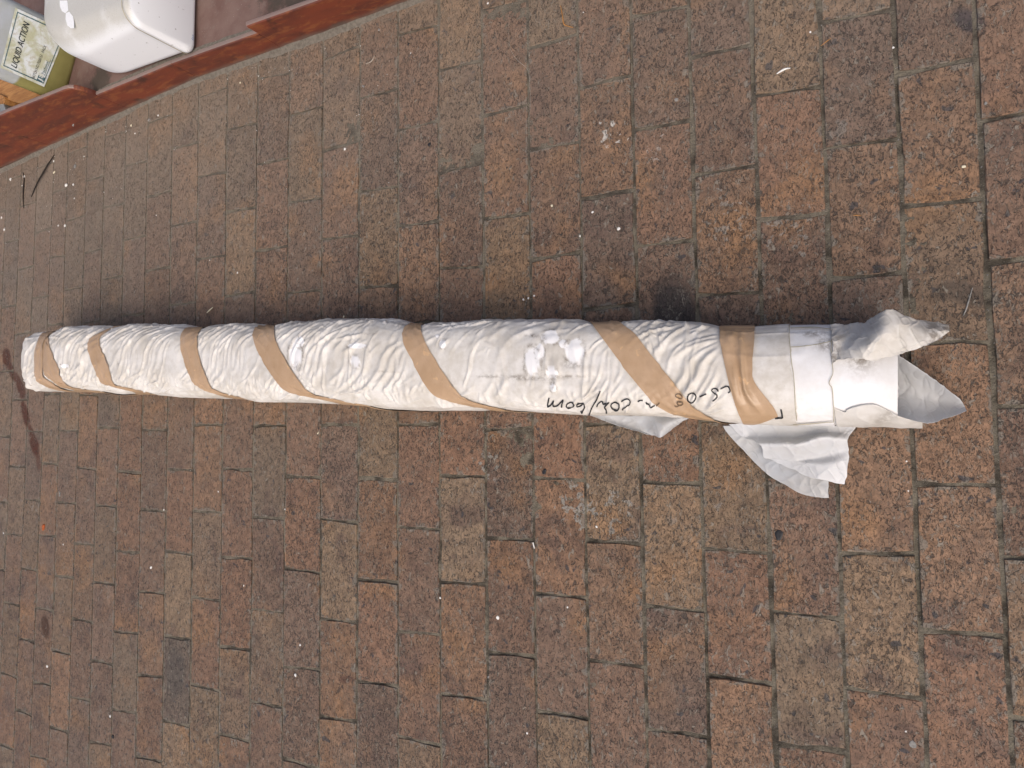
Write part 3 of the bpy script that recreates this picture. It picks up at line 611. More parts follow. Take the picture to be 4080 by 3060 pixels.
def tube_part(name, X0, Xend, nx, nt, off, mat, jag=0.0, seed=0, flat=False, cap=False):
    T = np.linspace(0, 2 * math.pi, nt, endpoint=False) - math.pi / 2
    if callable(Xend): xe = Xend(T)
    else: xe = np.full(nt, Xend)
    xe = xe + jag * (fbm(T * 6, T * 0, seed, 4) - .5) * 2
    s = np.linspace(0, 1, nx)[:, None]; X = X0 + (xe[None, :] - X0) * s; TT = np.broadcast_to(T[None, :], X.shape)
    if flat:
        P, N = base_surf(X, TT); P = P + N * (off + .004 * (fbm(X * 2, TT * 2, 7) - .5))[..., None]
    else: P = surf(X, TT, off)
    P = P.reshape(-1, 3); P[:, 2] = np.maximum(P[:, 2], .012)
    F = grid_faces(nx, nt, True)
    if cap:                                 # gathered, crumpled end of the wrapping
        ring = P[:nt]; cen = ring.mean(0); rows = [P]
        K = 9; base = len(P); rowsP = []
        for k in range(1, K + 1):
            f = k / K; q = cen + (ring - cen) * (1 - f); bul = .06 * math.sin(min(f * 2.2, 1.57)) 
            q = q.copy(); q[:, 0] -= bul + .30 * (fbm(T * 3.5, T * 0 + f * 2.2, 95) - .5) * min(1, 4 * f * (1.05 - f) + .3); rowsP.append(q)
        P = np.concatenate([P] + rowsP)
        prev = 0
        for k in range(K):
            cur = base + k * nt
            for j in range(nt):
                a, b_ = prev + j, prev + (j + 1) % nt; F.append((a, cur + j, cur + (j + 1) % nt, b_))
            prev = cur
    o = mesh_obj(name, P * U, F, mat, roll, True); dress(o, P); return o
oX, oT = end_curve([(3146,1290),(3144,1344),(3149,1394),(3154,1448),(3161,1491),(3166,1562),(3168,1618),(3174,1675),(3177,1700)])
wrap = tube_part('wrapping', -13.28, lambda T: np.interp(T, oT, oX), 1250, 290, 0.0, M['paper'], .035, 5, cap=True)
bX, bT = end_curve([(3330,1300),(3322,1350),(3317,1453),(3319,1489),(3303,1525),(3317,1547),(3320,1598),(3322,1634),(3322,1690)])
band = tube_part('paper_band', 5.2, lambda T: np.interp(T, bT, bX), 70, 150, -.016, M['inner'], .012, 8)
eX, eT = end_curve([(3577, 1420), (3577, 1540), (3576, 1640)])
inner = tube_part('inner_sheet', 5.6, lambda T: np.interp(T, eT, eX), 30, 120, -.032, M['inner'], .0, 9, flat=True)

# tape
for i, (L, R) in enumerate(TP):
    n = 150; m_ = 16
    def extend(E_, lo, hi):
        s0 = np.clip((E_[4, 0] - E_[0, 0]) / max(E_[4, 1] - E_[0, 1], .05), -1.2, 1.2); s1 = np.clip((E_[-1, 0] - E_[-6, 0]) / max(E_[-1, 1] - E_[-6, 1], .05), -1.2, 2.2)
        a = np.array([[E_[0, 0] + s0 * (lo - E_[0, 1]), lo]]); b_ = np.array([[E_[-1, 0] + s1 * (hi - E_[-1, 1]), hi]])
        return np.concatenate([a, E_, b_])
    last = i == len(TP) - 1
    lo = -.9; hi = max(L[-1, 1], R[-1, 1]) + (.0 if last else .9)
    def path(E_):
        if last: E2 = np.concatenate([[[E_[0, 0], lo]], E_])
        else: E2 = extend(E_, lo, hi)
        s = np.concatenate([[0], np.cumsum(np.hypot(*np.diff(E2, axis=0).T))]); t = np.linspace(0, s[-1], n)
        return np.stack([np.interp(t, s, E2[:, 0]), np.interp(t, s, E2[:, 1])], -1)
    a, b_ = path(L), path(R); w = np.linspace(0, 1, m_)[None, :, None]
    G = a[:, None, :] * (1 - w) + b_[:, None, :] * w
    if last:                                # loose crumpled tape, lifting in long folds
        fold = .055 * ridge(vn(w[..., 0] * 5.2 + .25 * np.sin(G[..., 1] * 2), G[..., 1] * .55, 301), 2.5) * sstep(.45, .8, G[..., 1]) * sstep(2.6, 1.9, G[..., 1])
    else: fold = .018 * ridge(vn(w[..., 0] * 3 + G[..., 1] * .8, G[..., 1] * 1.5 - w[..., 0] * 2, 310 + i), 5)
    P = surf(np.maximum(G[..., 0], -13.3), G[..., 1], .0) ; _, N = base_surf(G[..., 0], G[..., 1]); P = P + N * (fold + .016)[..., None]
    P = P.reshape(-1, 3); P[:, 2] = np.maximum(P[:, 2], .012)
    t_ = mesh_obj('packing_tape', P * U, grid_faces(n, m_), M['tape'], roll, True)
    if last: t_['label'] = 'last wide crumpled band of brown tape with a loose cut end'

# handwriting: ribbons of ink lying on the wrapping
def catmull(P, per=6):
    P = np.asarray(P, float); Q = np.concatenate([[2 * P[0] - P[1]], P, [2 * P[-1] - P[-2]]]); out = []
    for k in range(1, len(Q) - 2):
        for t in np.linspace(0, 1, per, endpoint=False):
            p0, p1, p2, p3 = Q[k - 1], Q[k], Q[k + 1], Q[k + 2]
            out.append(.5 * (2 * p1 + (p2 - p0) * t + (2 * p0 - 5 * p1 + 4 * p2 - p3) * t * t + (-p0 + 3 * p1 - 3 * p2 + p3) * t**3))
    out.append(P[-1]); return np.array(out)
def stroke(name, lines, ox, oy, s, mat, wpx=5.4, off=.012):
    VV, FF = [], []
    for ln in lines:
        q = catmull([(ox + a / s, oy + b_ / s) for a, b_ in ln], 5); d = np.gradient(q, axis=0); nn = np.stack([-d[:, 1], d[:, 0]], -1); nn /= np.linalg.norm(nn, axis=1)[:, None] + 1e-9
        wv = wpx / 2 * (.8 + .35 * vn(np.arange(len(q)) * .35, 0.5, int(abs(ln[0][0])) % 97))[:, None]
        A, B = q + nn * wv, q - nn * wv
        n0 = len(VV)
        PA = surf(*hit(A[:, 0], A[:, 1]), off); PB = surf(*hit(B[:, 0], B[:, 1]), off)
        for k in range(len(q)): VV += [PA[k] * U, PB[k] * U]
        FF += [(n0 + 2 * k, n0 + 2 * k + 2, n0 + 2 * k + 3, n0 + 2 * k + 1) for k in range(len(q) - 1)]
    return mesh_obj(name, VV, FF, mat, roll)
Z3 = (2150, 1500, 2.765)
for lines in ([[(112,228),(95,290),(92,318),(112,318),(140,290),(158,262),(156,300),(168,322),(198,318),(228,288),(264,254),(252,290),(246,332)]],
              [[(345,275),(310,295),(297,325),(320,338),(355,330),(385,305),(380,280),(345,275)]],
              [[(488,290),(440,288),(417,302),(425,322),(455,315),(488,290),(502,320),(490,345),(472,366),(458,356)]],
              [[(677,158),(640,240),(600,300),(570,350),(541,408)]],
              [[(636,322),(647,295),(682,268),(700,278),(708,296),(740,283),(770,275),(735,305),(721,332),(736,350),(742,382)]],
              [[(830,280),(795,300),(792,325),(820,350),(860,357),(880,325),(875,292),(830,280)]],
              [[(903,276),(930,255),(970,245),(998,265),(995,300),(960,322),(928,335),(918,356)]],
              [[(1082,276),(1110,262),(1138,264)]], [[(1172,284),(1190,310),(1225,328),(1268,324)]],
              [[(1690,185),(1650,195),(1628,235),(1640,278),(1675,293),(1710,262),(1725,215),(1708,190),(1690,185)]],
              [[(1762,222),(1800,205),(1843,188)]], [[(1975,162),(1955,138),(1915,135),(1898,155),(1920,180),(1955,195),(1957,225),(1935,250),(1910,264)]],
              [[(1995,138),(2040,115),(2075,110),(2095,140),(2098,165),(2078,180)]]):
    stroke('handwritten_letter', lines, *Z3, M['ink'])
for lines in ([[(1545,190),(1510,195),(1500,215),(1530,235),(1565,240),(1572,215),(1545,190)], [(1533,275),(1515,290),(1540,315),(1570,310),(1577,285),(1533,275)], [(1488,316),(1510,326),(1535,318)]], [[(1285,322),(1310,300),(1322,284)]]):
    stroke('handwritten_letter', lines, *Z3, M['tapeink'], 5.0, .032)
stroke('handwritten_letter', [[(1100,1340),(1114,1400),(1122,1462)], [(1122,1460),(1060,1462),(1015,1467)]], 2800, 1250, 3.529, M['ink'], 6.5, .012)

for ln in ([(3317,1300),(3314,1350),(3312,1400),(3317,1453),(3319,1489),(3304,1525),(3316,1547),(3320,1598),(3322,1634),(3322,1680)], [(3147,1290),(3145,1344),(3150,1394),(3155,1448),(3162,1491),(3167,1562),(3169,1618),(3175,1675)], [(3150,1385),(3200,1382),(3260,1372),(3312,1360)], [(3160,1690),(3240,1684),(3320,1678)], [(3150,1312),(3230,1308),(3310,1312)]):
    stroke('dirty_crease', [ln], 0, 0, 1.0, M['seam'], 3.2, .007)
# torn sheets: control nets of photo positions with their own heights, smoothed into crumpled sheets
def spline_grid(G, nu, nv):
    G = np.asarray(G, float)
    def up(A, n):
        A = np.concatenate([[2 * A[0] - A[1]], A, [2 * A[-1] - A[-2]]]); k = np.linspace(0, len(A) - 3 - 1e-6, n); i = np.floor(k).astype(int); t = (k - i).reshape((-1,) + (1,) * (A.ndim - 1))
        p0, p1, p2, p3 = A[i], A[i + 1], A[i + 2], A[i + 3]
        return .5 * (2 * p1 + (p2 - p0) * t + (2 * p0 - 5 * p1 + 4 * p2 - p3) * t * t + (-p0 + 3 * p1 - 3 * p2 + p3) * t**3)
    return up(up(G, nu).swapaxes(0, 1), nv).swapaxes(0, 1)
def sheet(name, rows, ox, oy, s, mat, nu=70, nv=70, crease=.02, seed=0, torn=.02, soil=0.0, on_roll=None, label=None, zmin=.03):
    G = []
    for r in rows:
        g = []
        for q in r:
            px, py = ox + q[0] / s, oy + q[1] / s
            if q[2] is None:
                X, T = hit(px, py); g.append(surf(X, T, .02)[0])
            else: g.append(at(px, py, q[2]))
        G.append(g)
    P = spline_grid(G, nu, nv); uu, vv = np.meshgrid(np.linspace(0, 1, nu), np.linspace(0, 1, nv), indexing='ij')
    dU = np.gradient(P, axis=0); dV = np.gradient(P, axis=1); N = np.cross(dU, dV); N /= np.linalg.norm(N, axis=-1)[..., None] + 1e-9
    x, y = P[..., 0], P[..., 1]
    c = -.5 + ridge(vn(x * 3.3 + y * 1.2, y * 2.6 - x, seed + 1), 4) * 1.0 + ridge(vn(x * 5 - y * 4, y * 3 + x * 2, seed + 2), 4) * .6 + ridge(vn(x * 9 + y * 5, y * 8 - x * 4, seed + 8), 6) * .55 + ridge(vn(y * 3 - x * 2.2, x * 6 + y * 3, seed + 9), 8) * .8 + (fbm(x * 8, y * 8, seed + 3) - .5) * .7
    P = P + N * (c * crease)[..., None]
    edge = np.minimum(np.minimum(uu, 1 - uu) / .06, np.minimum(vv, 1 - vv) / .06); e = sstep(1, 0, edge) * torn
    P[..., 0] += e * (fbm(y * 9 + x * 3, x * 7, seed + 4) - .5) * 2; P[..., 1] += e * (fbm(x * 9, y * 7 + 3, seed + 5) - .5) * 2
    P = P.reshape(-1, 3); P[:, 2] = np.maximum(P[:, 2], zmin)
    o = mesh_obj(name, P * U, grid_faces(nu, nv), mat, roll, True); dress(o, P)
    if soil: o.data.attributes['soil'].data.foreach_set('value', (soil * sstep(.4, .75, fbm(P[:, 0] * 2.2, P[:, 1] * 2.2, seed + 6))).astype(np.float32))
    sm = o.modifiers.new('thickness', 'SOLIDIFY'); sm.thickness = .00035; sm.offset = 0
    if label: o['label'] = label
    return o
Z1 = (3100, 1200, 2.765); Z2 = (2800, 1640, 3.253)
sheet('torn_flap', [[(600,690,None),(592,560,None),(588,420,None),(582,275,None)],
                    [(680,655,None),(720,530,None),(800,400,None),(850,262,None)],
                    [(900,632,1.40),(985,480,1.50),(1040,330,1.40),(1040,195,1.12)],
                    [(1095,652,1.40),(1170,470,1.46),(1215,290,1.47),(1145,104,1.38)],
                    [(1330,582,1.36),(1370,430,1.38),(1400,270,1.36),(1312,98,1.32)],
                    [(1560,512,1.22),(1570,420,1.24),(1570,320,1.2),(1500,203,1.12)],
                    [(1750,442,1.02),(1755,370,1.03),(1745,300,.98),(1650,212,.88)],
                    [(1896,328,.85),(1893,312,.85),(1885,292,.84),(1868,262,.8)]], *Z1, M['flap'], 170, 120, .015, 400, .03, .95, label='grimy torn flap of wrapping curling up past the open end')
sheet('inner_tongue', [[(1230,520,.80),(1230,700,.33),(1230,900,.06),(1230,1100,.12),(1230,1275,.45)],
                       [(1400,642,.72),(1400,800,.30),(1400,960,.06),(1400,1130,.12),(1400,1300,.42)],
                       [(1650,812,.50),(1650,930,.20),(1650,1050,.06),(1650,1200,.12),(1650,1338,.38)],
                       [(1850,955,.34),(1850,1030,.17),(1850,1110,.08),(1850,1200,.13),(1850,1292,.33)],
                       [(2012,1088,.22),(2035,1125,.19),(2055,1160,.19),(2070,1190,.21),(2082,1212,.25)]], *Z1, M['film2'], 110, 110, .010, 420, .012, label='pointed translucent grey sheet sticking out of the open end')
Xl, Tl = hit(*np.array([(3100 + a / 2.765, 1200 + b_ / 2.765) for a, b_ in [(612,1180),(680,1205),(738,1228),(762,1195),(830,1168),(900,1150),(975,1140),(1050,1136),(1120,1158),(1180,1190),(1250,1225),(1318,1260),(1400,1292),(1500,1320),(1590,1336)]]).T)
nv = 40; q = resample(np.stack([Xl, Tl], -1), 90); TT = q[:, 1:2] + (np.linspace(0, 1, nv)[None, :]) * np.maximum(np.interp(np.linspace(0, 1, 90), [0, .68, .9, 1], [4.0, 4.0, 3.42, 3.16])[:, None] - q[:, 1:2], .04); XX = np.broadcast_to(q[:, :1], TT.shape)
P, N = base_surf(XX, TT); P = P + N * (-.012 + .012 * ridge(vn(XX * 3.2, TT * 2.5, 433), 3) + .02 * (fbm(XX * 5, TT * 5, 434) - .5))[..., None]; P = P.reshape(-1, 3); P[:, 2] = np.maximum(P[:, 2], .02)
o = mesh_obj('torn_edge_strip', P * U, grid_faces(90, nv), M['flap'], roll, True); dress(o, P); o.data.attributes['soil'].data.foreach_set('value', (.6 * sstep(.4, .7, fbm(P[:, 0] * 2.5, P[:, 1] * 3, 436))).astype(np.float32))
sm = o.modifiers.new('thickness', 'SOLIDIFY'); sm.thickness = .00035; sm.offset = 0
sheet('loose_flap', [[(262,185,.25),(700,170,.2),(1200,150,.15),(1700,150,.12)],
                     [(330,290,.2),(700,400,.12),(1200,400,.09),(1700,400,.08)],
                     [(600,580,.12),(800,600,.1),(1200,650,.1),(1700,600,.07)],
                     [(850,820,.08),(1050,830,.1),(1350,830,.12),(1640,800,.07)],
                     [(1260,1055,.05),(1400,1030,.08),(1520,1000,.10),(1628,965,.06)],
                     [(1400,1102,.04),(1480,1108,.05),(1560,1115,.05),(1634,1118,.04)]], *Z2, M['film'], 130, 110, .009, 440, .008, label='under layer of thin white film spread over the bricks beside the roll')
sheet('folded_flap', [[(330,158,.32),(800,130,.35),(1300,110,.35),(1720,110,.3),(2020,160,.25)],
                      [(520,330,.2),(850,320,.20),(1250,320,.20),(1600,270,.2),(1930,280,.25)],
                      [(745,428,.40),(950,422,.42),(1250,422,.42),(1560,342,.40),(1882,375,.28)],
                      [(790,590,.2),(1000,600,.2),(1240,620,.2),(1600,560,.18),(1895,490,.2)],
                      [(900,632,.14),(1240,650,.18),(1480,700,.24),(1700,680,.25),(1888,640,.18)],
                      [(1350,830,.15),(1480,868,.18),(1600,897,.18),(1730,932,.14),(1844,946,.1)]], *Z2, M['film2'], 150, 130, .010, 450, .014, .0, label='creased white flap folded over on top of the loose film')
sheet('corner_flap', [[(520,415,.3),(800,425,.2),(1100,435,.15),(1360,435,.15),(1690,440,.12)],
                      [(700,482,.25),(900,500,.15),(1150,520,.1),(1350,520,.22),(1600,480,.1)],
                      [(900,552,.2),(1050,580,.12),(1200,610,.1),(1345,590,.22),(1520,535,.08)],
                      [(1100,612,.15),(1200,640,.1),(1270,655,.08),(1330,670,.18),(1440,598,.06)]], *Z3, M['film'], 90, 90, .009, 460, .006, label='small creased triangular corner of wrapping hanging out at the side')

# ------------------------------------------------------------------ red step
step = empty('red_step', 'low step faced with red painted tiles, with a notch in its front edge', 'step', (0, 0, 0))
def slab(xs, tops, thick=.12, y_off=0.0, name='facing_tile'):
    """front face follows the wall line; tops: list of (x, z) along the upper edge"""
    xs_ = sorted(set([xs[0], xs[1]] + [t[0] for t in tops])); V = []; F = []
    tz = lambda x: float(np.interp(x, [t[0] for t in tops], [t[1] for t in tops]))
    n = len(xs_); bev = .045
    for x in xs_:
        y = step_y(x) + y_off; z = tz(x)
        V += [(x, y, -.05), (x, y, z - bev), (x, y + bev * .35, z - bev * .3), (x, y + bev, z), (x, y + thick - bev * .6, z), (x, y + thick, z - bev * .6), (x, y + thick, -.05)]
    K = 7
    for i in range(n - 1):
        for j in range(K - 1): F.append((i * K + j, (i + 1) * K + j, (i + 1) * K + j + 1, i * K + j + 1))
    F.append(tuple(range(K - 1, -1, -1))); F.append(tuple((n - 1) * K + j for j in range(K)))
    return mesh_obj(name, np.array(V) * U, F, M['red'], step)
def lin(a, b, n=8): return list(np.linspace(a, b, n))
slab((-21, -15.004), [(-21, 1.96), (-15.004, 1.80)])
slab((-14.996, -11.14), [(-14.996, 1.80), (-13.79, 1.74), (-12.5, 1.62), (-11.5, 1.53), (-11.36, 1.50), (-11.26, 1.42), (-11.2, 1.30), (-11.14, 1.02)])
slab((-11.132, -8.229), [(-11.132, .93), (-9.6, .85), (-8.229, .80)])
slab((-8.221, -5.309), [(-8.221, .80), (-5.309, .72)])
slab((-5.301, -1.509), [(-5.301, 1.03), (-3.3, .96), (-1.509, .94)])
slab((-1.501, 3.5), [(-1.501, .94), (3.5, .92)]); slab((3.508, 10), [(3.508, .92), (10, .92)])
# ledge behind the facing, with its cement edge strip
lv = []; 
xs_ = lin(-21, 10, 40)
ztop = lambda x: float(np.interp(x, [-21, -11.2, -8.2, -5.3, 10], [.80, .86, .76, .68, .62]))
for x in xs_: lv += [(x, step_y(x) + .11, ztop(x) - .02), (x, 24, ztop(x) - .02)]
mesh_obj('ledge_top', np.array(lv) * U, [(2 * i, 2 * i + 2, 2 * i + 3, 2 * i + 1) for i in range(len(xs_) - 1)], M['ledge'], step)
V = []; xs_ = lin(-11.12, -5.33, 50)
for x in xs_:
    y = step_y(x); z = ztop(x); w = .17 + .05 * vn(x * 3, .3, 4)
    V += [(x, y + .085, z + .012), (x, y + .12, z + .02 + .008 * float(vn(x * 9, .5, 3))), (x, y + w, z + .014), (x, y + w + .03, z - .03)]
mesh_obj('cement_edge', np.array(V) * U, grid_faces(len(xs_), 4), M['cement'], step)
V = []; xs_ = lin(-20, 9, 260)               # cement fillet in the angle between step and paving
for x in xs_:
    y = step_y(x); w = .05 + .10 * float(vn(x * 1.3, .2, 6)) + .06 * float(vn(x * 6, .2, 7))
    V += [(x, y + .005, .045 + .03 * float(vn(x * 3, .7, 8))), (x, y - w * .5, .028), (x, y - w, -.015)]
mesh_obj('cement_fillet', np.array(V) * U, grid_faces(len(xs_), 3), M['cement'], step, True)

# ------------------------------------------------------------------ white tub on the ledge
tub = empty('white_tub', 'large white enamel tub with dusty flaking top, standing on the red ledge', 'tub', (0, 0, 0))
def rrect(y0, y1, z0, z1, r, rb, n=10):
    P = []
    for cx_, cz_, a0, rr in ((y1 - r, z1 - r, 0, r), (y0 + r, z1 - r, 90, r), (y0 + rb, z0 + rb, 180, rb), (y1 - rb, z0 + rb, 270, rb)):
        for k in range(n + 1):
            a = math.radians(a0 + 90 * k / n); P.append((cx_ + rr * math.cos(a), cz_ + rr * math.sin(a)))
    return P
XE = -7.33; secs = []
def tub_sec(x, y0, z1, r, rb, z0=.77): return [(x, y, z) for y, z in rrect(y0, 13.6, z0, z1, r, rb)]
secs.append(tub_sec(XE, 9.10, 2.36, .34, .18, .86)); secs.append(tub_sec(XE - .035, 9.04, 2.42, .40, .20, .80)); secs.append(tub_sec(XE - .10, 9.00, 2.455, .42, .22, .77))
secs.append(tub_sec(XE - .16, 9.0, 2.46, .42, .22)); secs.append(tub_sec(XE - .20, 9.03, 2.44, .42, .22))
for t in np.linspace(0, 1, 10): secs.append(tub_sec(XE - .24 - 2.0 * t, 9.05 + .10 * t, 2.44 - .02 * t, .45 + .15 * t, .25))
for t in np.linspace(.08, 1, 18):
    a = t * math.pi / 2; k = 1 - math.cos(a); secs.append(tub_sec(XE - 2.24 - 1.72 * math.sin(a), 9.15 + 1.25 * k, 2.42 - .45 * k ** 1.6, .60, .25))
n = len(secs[0]); V = [v for s_ in secs for v in s_]
F = [(i * n + j, i * n + (j + 1) % n, (i + 1) * n + (j + 1) % n, (i + 1) * n + j) for i in range(len(secs) - 1) for j in range(n)]
F += [tuple(range(n))[::-1], tuple((len(secs) - 1) * n + j for j in range(n))]
mesh_obj('tub_body', np.array(V) * U, F, M['tub'], tub, True)
sr = rrect(8.995, 13.6, .765, 2.465, .42, .22); V = []
for y, z in sr: V += [(XE - .165, y - .006 * 0, z), (XE - .195, y, z)]
cy_ = 11.3; cz_ = 1.6
V = [(x, cy_ + (y - cy_) * 1.0008, cz_ + (z - cz_) * 1.003) for x, y, z in V]; k = len(sr)
mesh_obj('rim_seam', np.array(V) * U, [(2 * j, 2 * ((j + 1) % k), 2 * ((j + 1) % k) + 1, 2 * j + 1) for j in range(k)], M['seam'], tub)
# bright patches where the grime has flaked off the top
def flake(pts, z):
    P = np.array([at(a / 2.572, b_ / 2.572, z) for a, b_ in pts]); P[:, 2] = [(2.44 - .02 * (XE - .24 - x) / 2.0 if x > XE - 2.24 else 2.42 - .45 * (1 - math.sqrt(max(0, 1 - ((XE - 2.24 - x) / 1.72) ** 2))) ** 1.6) + .004 for x in P[:, 0]]
    return mesh_obj('bare_patch', P * U, [tuple(range(len(P)))], M['enamel'], tub)
ztub = 2.425
flake([(600,0),(680,0),(686,60),(692,100),(660,130),(625,110),(603,60)], 2.4445); flake([(665,130),(700,115),(740,165),(752,230),(750,285),(715,285),(680,255),(662,190)], 2.4445)

cu = bpy.data.curves.new('maker_mark', 'FONT'); cu.body = 'troy'; cu.size = 1; ob = bpy.data.objects.new('tmp', cu); C.objects.link(ob); bpy.context.view_layer.update()
me = bpy.data.meshes.new_from_object(ob.evaluated_get(bpy.context.evaluated_depsgraph_get())); bpy.data.objects.remove(ob)
co = np.array([v.co[:] for v in me.vertices]); co -= co.min(0); co /= co[:, 0].max()
d_ = ray(763, 135); p_ = CAMP + d_ * ((XE + .003 - CAMP[0]) / d_[0]); mk_w = .14
mesh_obj('maker_mark', [((XE + .004) * U, (p_[1] - x * mk_w) * U, (p_[2] - y * mk_w) * U) for x, y, _ in co], [tuple(q_.vertices) for q_ in me.polygons], M['blueprint'], tub)
# ------------------------------------------------------------------ jerrycan behind the tall facing
def at_plane(px, py, O, Nn):
    d = ray(px, py); t = ((O - CAMP) @ Nn) / (d @ Nn); return CAMP + d * t
zb = .80
D = at(668 / 2.572, 1070 / 2.572, zb); E_ = at(866 / 2.572, 345 / 2.572, zb)
ex = (E_ - D); wd = np.linalg.norm(ex); ex = ex / wd; ez = np.array([0, 0, 1.0]); en = np.cross(ex, ez)      # en points at the viewer
can = empty('jerrycan', 'cloudy plastic jerrycan of yellow liquid with a stained paper label', 'jerrycan', tuple(D * U)); can.rotation_euler = (0, 0, math.atan2(ex[1], ex[0]))
H_ = 3.0; dep = 1.05
def can_sec(z, ins): 
    r = .20; P = []
    for cx_, cy2, a0 in ((wd - r - ins, -r - ins, 0), (wd - r - ins, 0, 0),): pass
    x0, x1, y0, y1 = ins, wd - ins, ins, dep - ins
    for cx_, cy2, a0 in ((x1 - r, y1 - r, 0), (x0 + r, y1 - r, 90), (x0 + r, y0 + r, 180), (x1 - r, y0 + r, 270)):
        for k in range(7):
            a = math.radians(a0 + 15 * k); P.append((cx_ + r * math.cos(a), cy2 + r * math.sin(a), z))
    return P
secs = [can_sec(.0, .10), can_sec(.04, .03), can_sec(.14, 0), can_sec(.6, 0), can_sec(1.2, 0.004), can_sec(1.8, 0), can_sec(2.4, 0), can_sec(2.62, .03), can_sec(2.75, .12), can_sec(2.8, .28)]
n = len(secs[0]); V = [v for s_ in secs for v in s_]
F = [(i * n + j, i * n + (j + 1) % n, (i + 1) * n + (j + 1) % n, (i + 1) * n + j) for i in range(len(secs) - 1) for j in range(n)] + [tuple(range(n))[::-1], tuple((len(secs) - 1) * n + j for j in range(n))]
mesh_obj('can_body', np.array(V) * U, F, M['can'], can, True)
cr = [(.16 * math.cos(a) + .45, .16 * math.sin(a) + .5) for a in np.linspace(0, 2 * math.pi, 18, endpoint=False)]
mesh_obj('screw_cap', [(x * U, y * U, z * U) for z in (2.78, 3.05) for x, y in cr], [tuple(range(17, -1, -1)), tuple(range(18, 36))] + [(j, (j + 1) % 18, 18 + (j + 1) % 18, 18 + j) for j in range(18)], M['black'], can)
def can_xy(px, py):                         # photo pixel on the front face -> local x, z
    p = at_plane(px, py, D, en); return float((p - D) @ ex), float(p[2] - D[2])
lab = [can_xy(a / 2.572, b_ / 2.572) for a, b_ in ((0, 690), (450, 890), (683, 319), (155, 78))]   # text-left-top ... 
LTL, LBL, LBR, LTR = [np.array(q_) for q_ in lab]
def lab_pt(u, v):                           # u along the text, v down the label
    return (LTL * (1 - u) + LTR * u) * (1 - v) + (LBL * (1 - u) + LBR * u) * v
def lab_mesh(name, uv, faces, mat, off, par): 
    return mesh_obj(name, [(lab_pt(u, v)[0] * U, -off * U, lab_pt(u, v)[1] * U) for u, v in uv], faces, mat, par)
gu = np.linspace(0, 1, 14); uv = [(u, v) for u in gu for v in gu]
lo_ = mesh_obj('paper_label', [(lab_pt(u, v)[0] * U, -(.012 + .008 * float(fbm(u * 6, v * 6, 12))) * U, lab_pt(u, v)[1] * U) for u, v in uv], grid_faces(14, 14), M['label'], can, True)
b0, b1 = .045, .060
lab_mesh('label_border', [(b0, b0), (1 - b0, b0), (1 - b0, 1 - b0), (b0, 1 - b0), (b1, b1), (1 - b1, b1), (1 - b1, 1 - b1), (b1, 1 - b1)], [(0, 1, 5, 4), (1, 2, 6, 5), (2, 3, 7, 6), (3, 0, 4, 7)], M['teal'], .024, lo_)
def text_part(txt, u0, u1, v_base, vh, mat, shear=0.0, name='printed_text', par=None, off=.025, bold=.0):
    cu = bpy.data.curves.new(name, 'FONT'); cu.body = txt; cu.size = 1; cu.shear = shear; cu.offset = bold
    ob = bpy.data.objects.new('tmp', cu); C.objects.link(ob); bpy.context.view_layer.update()
    me = bpy.data.meshes.new_from_object(ob.evaluated_get(bpy.context.evaluated_depsgraph_get())); bpy.data.objects.remove(ob)
    co = np.array([v.co[:] for v in me.vertices]); x0, x1 = co[:, 0].min(), co[:, 0].max(); h = max(co[:, 1].max(), .01)
    out = []
    for x, y, _ in co:
        q_ = lab_pt(u0 + (u1 - u0) * (x - x0) / (x1 - x0), v_base - vh * y / h); out.append((q_[0] * U, -off * U, q_[1] * U))
    F = [tuple(p_.vertices) for p_ in me.polygons]; return mesh_obj(name, out, F, mat, par or lo_)
text_part('LIQUID ACTION', .09, .86, .315, .125, M['print'], .25)
text_part('LIQUID ACTION', .093, .864, .313, .122, M['print'], .25, off=.0256)
text_part('BATCH NO:7020153', .05, .47, .735, .06, M['print'], .2)
text_part('PACK', .51, .64, .735, .055, M['print'], .2)
text_part('TE', .04, .14, .91, .12, M['teal'], .1, 'logo')
text_part('TE', .046, .146, .908, .116, M['teal'], .1, 'logo', off=.0257)
lab_mesh('logo', [(.07, .915), (.15, .915), (.12, .955)], [(0, 1, 2)], M['teal'], .0262, lo_)
text_part('Technical', .18, .42, .89, .055, M['teal'], .2)
lab_mesh('logo', [(.17, .905), (.46, .905), (.46, .913), (.17, .913)], [(0, 1, 2, 3)], M['teal'], .0255, lo_)

# ------------------------------------------------------------------ wood and tool in the gap behind the tall facing
def prism(name, pts, z, h, mat, label, cat, s=9.217, ox=0, oy=280):
    P = np.array([at(ox + a / s, oy + b_ / s, z) for a, b_ in pts]); n = len(P); c = P.mean(0)
    P = np.array([(c + (p_ - c) * 1.0) for p_ in P]); V = [(p_ - c) * U for p_ in P] + [(c + (p_ - c) * .97 - c + np.array([0, 0, .03])) * U for p_ in P] + [(p_ - c - np.array([0, 0, h])) * U for p_ in P]
    F = [tuple(n + j for j in range(n))] + [(j, (j + 1) % n, n + (j + 1) % n, n + j) for j in range(n)] + [(2 * n + j, 2 * n + (j + 1) % n, (j + 1) % n, j) for j in range(n)]
    o = mesh_obj(name, V, F, mat); o.location = tuple(c * U)
    if label: tag(o, label, cat)
    # keep faces outward
    bm = bmesh.new(); bm.from_mesh(o.data); bmesh.ops.recalc_face_normals(bm, faces=bm.faces); bm.to_mesh(o.data); bm.free()
    return o
w1 = prism('wood_offcut', [(-400,105),(0,272),(800,610),(1650,975),(1500,1090),(930,1275),(500,1160),(230,1045),(-400,800)], 1.25, .44, M['wood'], 'length of raw yellow wood lying in front of the jerrycan', 'wood')
w1.rotation_euler = (0, 0, 0)
